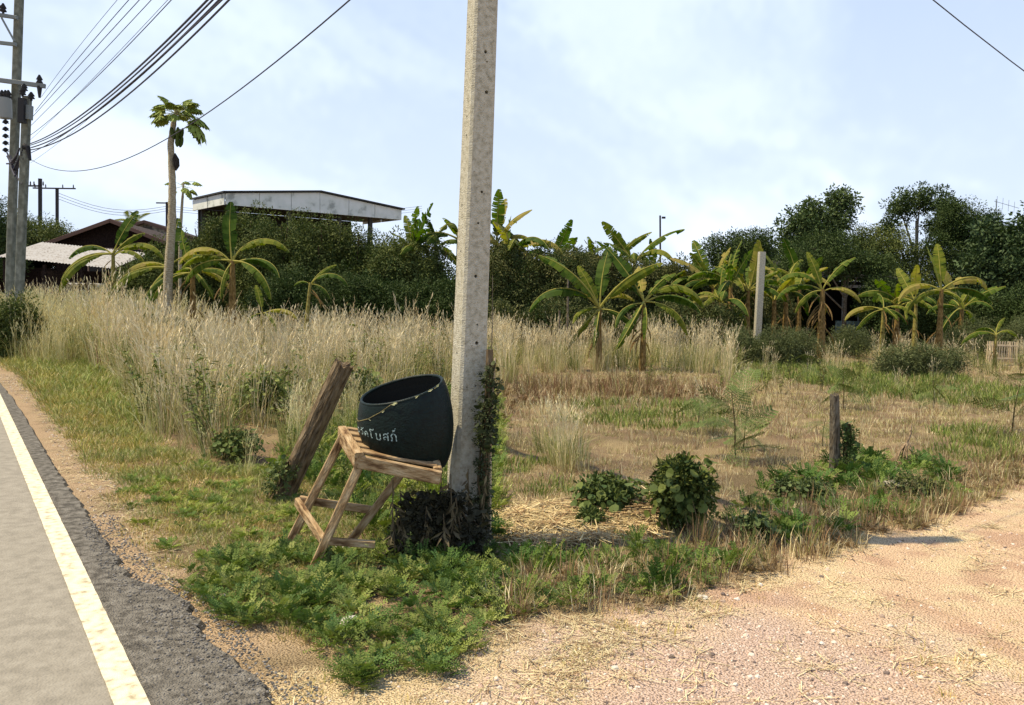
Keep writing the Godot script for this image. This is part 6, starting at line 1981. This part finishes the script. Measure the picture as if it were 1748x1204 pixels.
	leafy_mound("leafy_weed", Vector3(3.40, 0, -7.06), 0.3, 0.18, 120, 0.045, Color(0.03, 0.05, 0.016), Color(0.12, 0.12, 0.045), "low green weed mound around the pale slab by the fence post", "weed")
	leafy_mound("leafy_weed", Vector3(2.44, 0, -7.00), 0.3, 0.16, 110, 0.045, Color(0.03, 0.05, 0.016), Color(0.1, 0.13, 0.045), "low dark weed mound at the foot of the fence post", "weed")
	leafy_mound("leafy_weed", Vector3(-3.10, 0, -10.70), 0.4, 0.75, 200, 0.075, Color(0.07, 0.1, 0.03), Color(0.17, 0.19, 0.05), "tall green broad leaved weed in the grass behind the leaning post", "weed")
	leafy_mound("leafy_weed", Vector3(-2.36, 0, -12.94), 0.5, 0.6, 160, 0.08, Color(0.07, 0.1, 0.03), Color(0.16, 0.18, 0.05), "green weed in the grass behind the drum", "weed")
	leafy_mound("leafy_weed", Vector3(-2.68, 0, -8.18), 0.3, 0.35, 150, 0.05, Color(0.05, 0.08, 0.02), Color(0.12, 0.15, 0.04), "dark low weed at the foot of the tall grass by the verge", "weed")
	# cut brush: sticks on the straw
	var bp := Vector3(0.917, 0, -6.25)
	var tb := thing("brush_heap", bp, "heap of cut dry sticks lying in the straw before the bush", "brush heap")
	for k in 30:
		var s := Shape.new()
		var a := rr(-0.35, 0.35) + (PI if rng.randf() < 0.5 else 0.0)
		var l := rr(0.15, 0.5)
		var p := Vector3(rr(-0.45, 0.4), rr(0.02, 0.13), rr(-0.14, 0.16))
		var d := Vector3(cos(a), rr(-0.12, 0.2), sin(a)) * l
		s.tube([p - d * 0.5, p + Vector3(0, rr(-0.01, 0.02), 0), p + d * 0.5], [0.007, 0.006, 0.004], 5, Color(0.45, 0.33, 0.19) * rr(0.7, 1.15))
		put(s, "stick", mats.bark, tb)
	# dry root stump on the right
	var rt := Vector3(4.04, 0, -8.61)
	var ts := thing("root_stump", rt, "pale dried stump with splayed roots among weeds by the fence post", "stump")
	for k in 12:
		var s := Shape.new()
		var a := rr(0, TAU)
		s.tube([Vector3(0.02, 0.24, 0), Vector3(cos(a) * 0.07, 0.13, sin(a) * 0.05), Vector3(cos(a) * 0.14, -0.02, sin(a) * 0.1)], [0.008, 0.009, 0.005], 5, Color(0.42, 0.32, 0.22) * rr(0.7, 1.1))
		put(s, "root", mats.bark, ts)
	var tw := Shape.new()
	tw.tube([Vector3(0, 0.2, 0), Vector3(0.04, 0.3, 0), Vector3(0.05, 0.42, 0.0)], [0.014, 0.012, 0.006], 6, Color(0.42, 0.32, 0.22))
	put(tw, "stub", mats.bark, ts)
	# saplings with feathery leaves
	for a in [[1262, 790, 0.75, 12], [1195, 745, 0.45, 7], [1275, 770, 0.5, 8], [1445, 700, 0.6, 9], [1410, 760, 0.35, 6], [1380, 650, 0.6, 8], [1735, 745, 0.75, 10], [1215, 730, 0.4, 6], [1600, 700, 0.5, 7], [300, 640, 1.2, 9]]:
		var d: float = 1.6 * 1450.0 / (a[1] - 515.0 - (a[0] - 874.0) * 0.014)
		sapling(X_(a[0], d), a[2], a[3], ("feathery green sapling in the field behind the round dark bush" if a[0] > 1100 and a[0] < 1300 else "feathery green sapling close to the grey fence post" if a[0] > 1300 and a[0] < 1500 else "feathery green sapling by the field edge of the dirt track" if a[0] > 1500 else "feathery green sapling in tall grass near the papaya"), "feathery saplings")
	# stones
	var white := weathered("white_stone", lin(0.68, 0.65, 0.58), noise_tex(0.05, 256, [Color(0.6, 0.58, 0.55), Color(1, 1, 1)], [0.2, 0.7], 141, 4), 4.0, null, 0.0)
	for a in [[594, 1080, 0.055, 0.7, "white rock lying in the green creeper before the stand"], [377, 1030, 0.025, 0.6, "small white stone on the verge near the road edge"], [583, 946, 0.05, 0.6, "pale stone between the legs of the wooden stand"], [735, 975, 0.028, 0.7, "small pale stone in the weeds at the foot of the pole"], [1212, 1031, 0.03, 0.3, "flat pale stone chip at the edge of the track"], [1062, 1158, 0.018, 0.7, "small white pebble on the dirt track"], [1540, 1082, 0.018, 0.5, "pale pebble lying alone on the sandy track"], [630, 945, 0.03, 0.6, "pale stone beside the stand's front stretcher"]]:
		var d: float = 1.6 * 1450.0 / (a[1] - 515.0 - (a[0] - 874.0) * 0.014)
		var o := put(pebble(3 + int(a[0]) % 5), "stone", white)
		o.position = X_(a[0], d) + Vector3(0, a[2] * 0.25, 0)
		o.scale = Vector3(a[2] * 1.3, a[2] * a[3], a[2])
		o.rotation.y = a[0]
		tag(o, a[4], "stone")
	var sl := Shape.new()
	sl.bar(Vector3(-0.09, 0.03, 0), Vector3(0.1, 0.05, -0.02), 0.12, 0.03, Vector3(0.1, 1, 0.3), Color.WHITE)
	var slab := put(sl, "pale_slab", weathered("slab_stone", lin(0.36, 0.34, 0.27), white.albedo_texture, 4.0, null, 0.0))
	slab.position = Vector3(3.30, 0, -7.16) + Vector3(0, 0.05, 0)
	tag(slab, "pale flat slab lying in weeds near the grey fence post", "slab")
	# bamboo crate on the far right
	var cr := Vector3(14.58, 1.55e-15, -25.00)
	var tc := thing("bamboo_crate", cr, "slatted bamboo crate standing beside the small yellow banana sucker", "crate")
	for e in [0.0, -0.5]:
		for k in 9:
			var s := Shape.new()
			s.bar(Vector3(-0.3 + k * 0.075, -0.02, e), Vector3(-0.28 + k * 0.075, 0.62, e), 0.03, 0.015, Vector3(0, 0, 1), Color.WHITE)
			put(s, "slat", mats.pale_cane, tc)
		for y in [0.12, 0.5]:
			var s := Shape.new()
			s.bar(Vector3(-0.33, y, e + 0.02), Vector3(0.33, y, e + 0.02), 0.015, 0.04, Vector3.UP, Color.WHITE)
			put(s, "rail", mats.pale_cane, tc)
	for x in [-0.32, 0.32]:
		for k in 5:
			var s := Shape.new()
			s.bar(Vector3(x, -0.02, -0.06 - k * 0.095), Vector3(x, 0.62, -0.06 - k * 0.095), 0.015, 0.03, Vector3(0, 0, 1), Color.WHITE)
			put(s, "slat", mats.pale_cane, tc)
	# aerial over the trees
	var an := thing("television_aerial", X_(1701, 44), "thin television aerial rising above the dark trees", "aerial")
	var top := at_(1701, 340, 44) - an.position
	var sm := Shape.new()
	sm.tube([Vector3(0, -0.1, 0), top], [0.03, 0.02], 6, Color.WHITE)
	put(sm, "mast", mats.galvanised, an)
	var bo := Shape.new()
	bo.tube([top + Vector3(-0.1, -0.1, 0), top + Vector3(1.2, -0.45, 0)], [0.012, 0.012], 5, Color.WHITE)
	put(bo, "boom", mats.galvanised, an)
	for k in 4:
		var el := Shape.new()
		var p := top + Vector3(0.05 + k * 0.3, -0.14 - k * 0.09, 0)
		el.tube([p + Vector3(-0.05, 0.28, 0.1), p + Vector3(0.05, -0.28, -0.1)], [0.008, 0.008], 5, Color.WHITE)
		put(el, "element", mats.galvanised, an)

func _ready() -> void:
	rng.seed = 20240611
	patch_noise.seed = 3
	patch_noise.frequency = 0.05
	patch_noise.fractal_octaves = 3
	fine_noise.seed = 9
	fine_noise.frequency = 0.05
	fine_noise.fractal_octaves = 2
	set_view()
	make_ground()
	make_road()
	make_poles()
	print("poles")
	make_trees()
	make_shed()
	make_houses()
	print("buildings")
	make_bananas()
	make_papayas()
	print("bananas")
	make_stand()
	make_drum()
	make_foreground()
	print("foreground")
	make_grass()
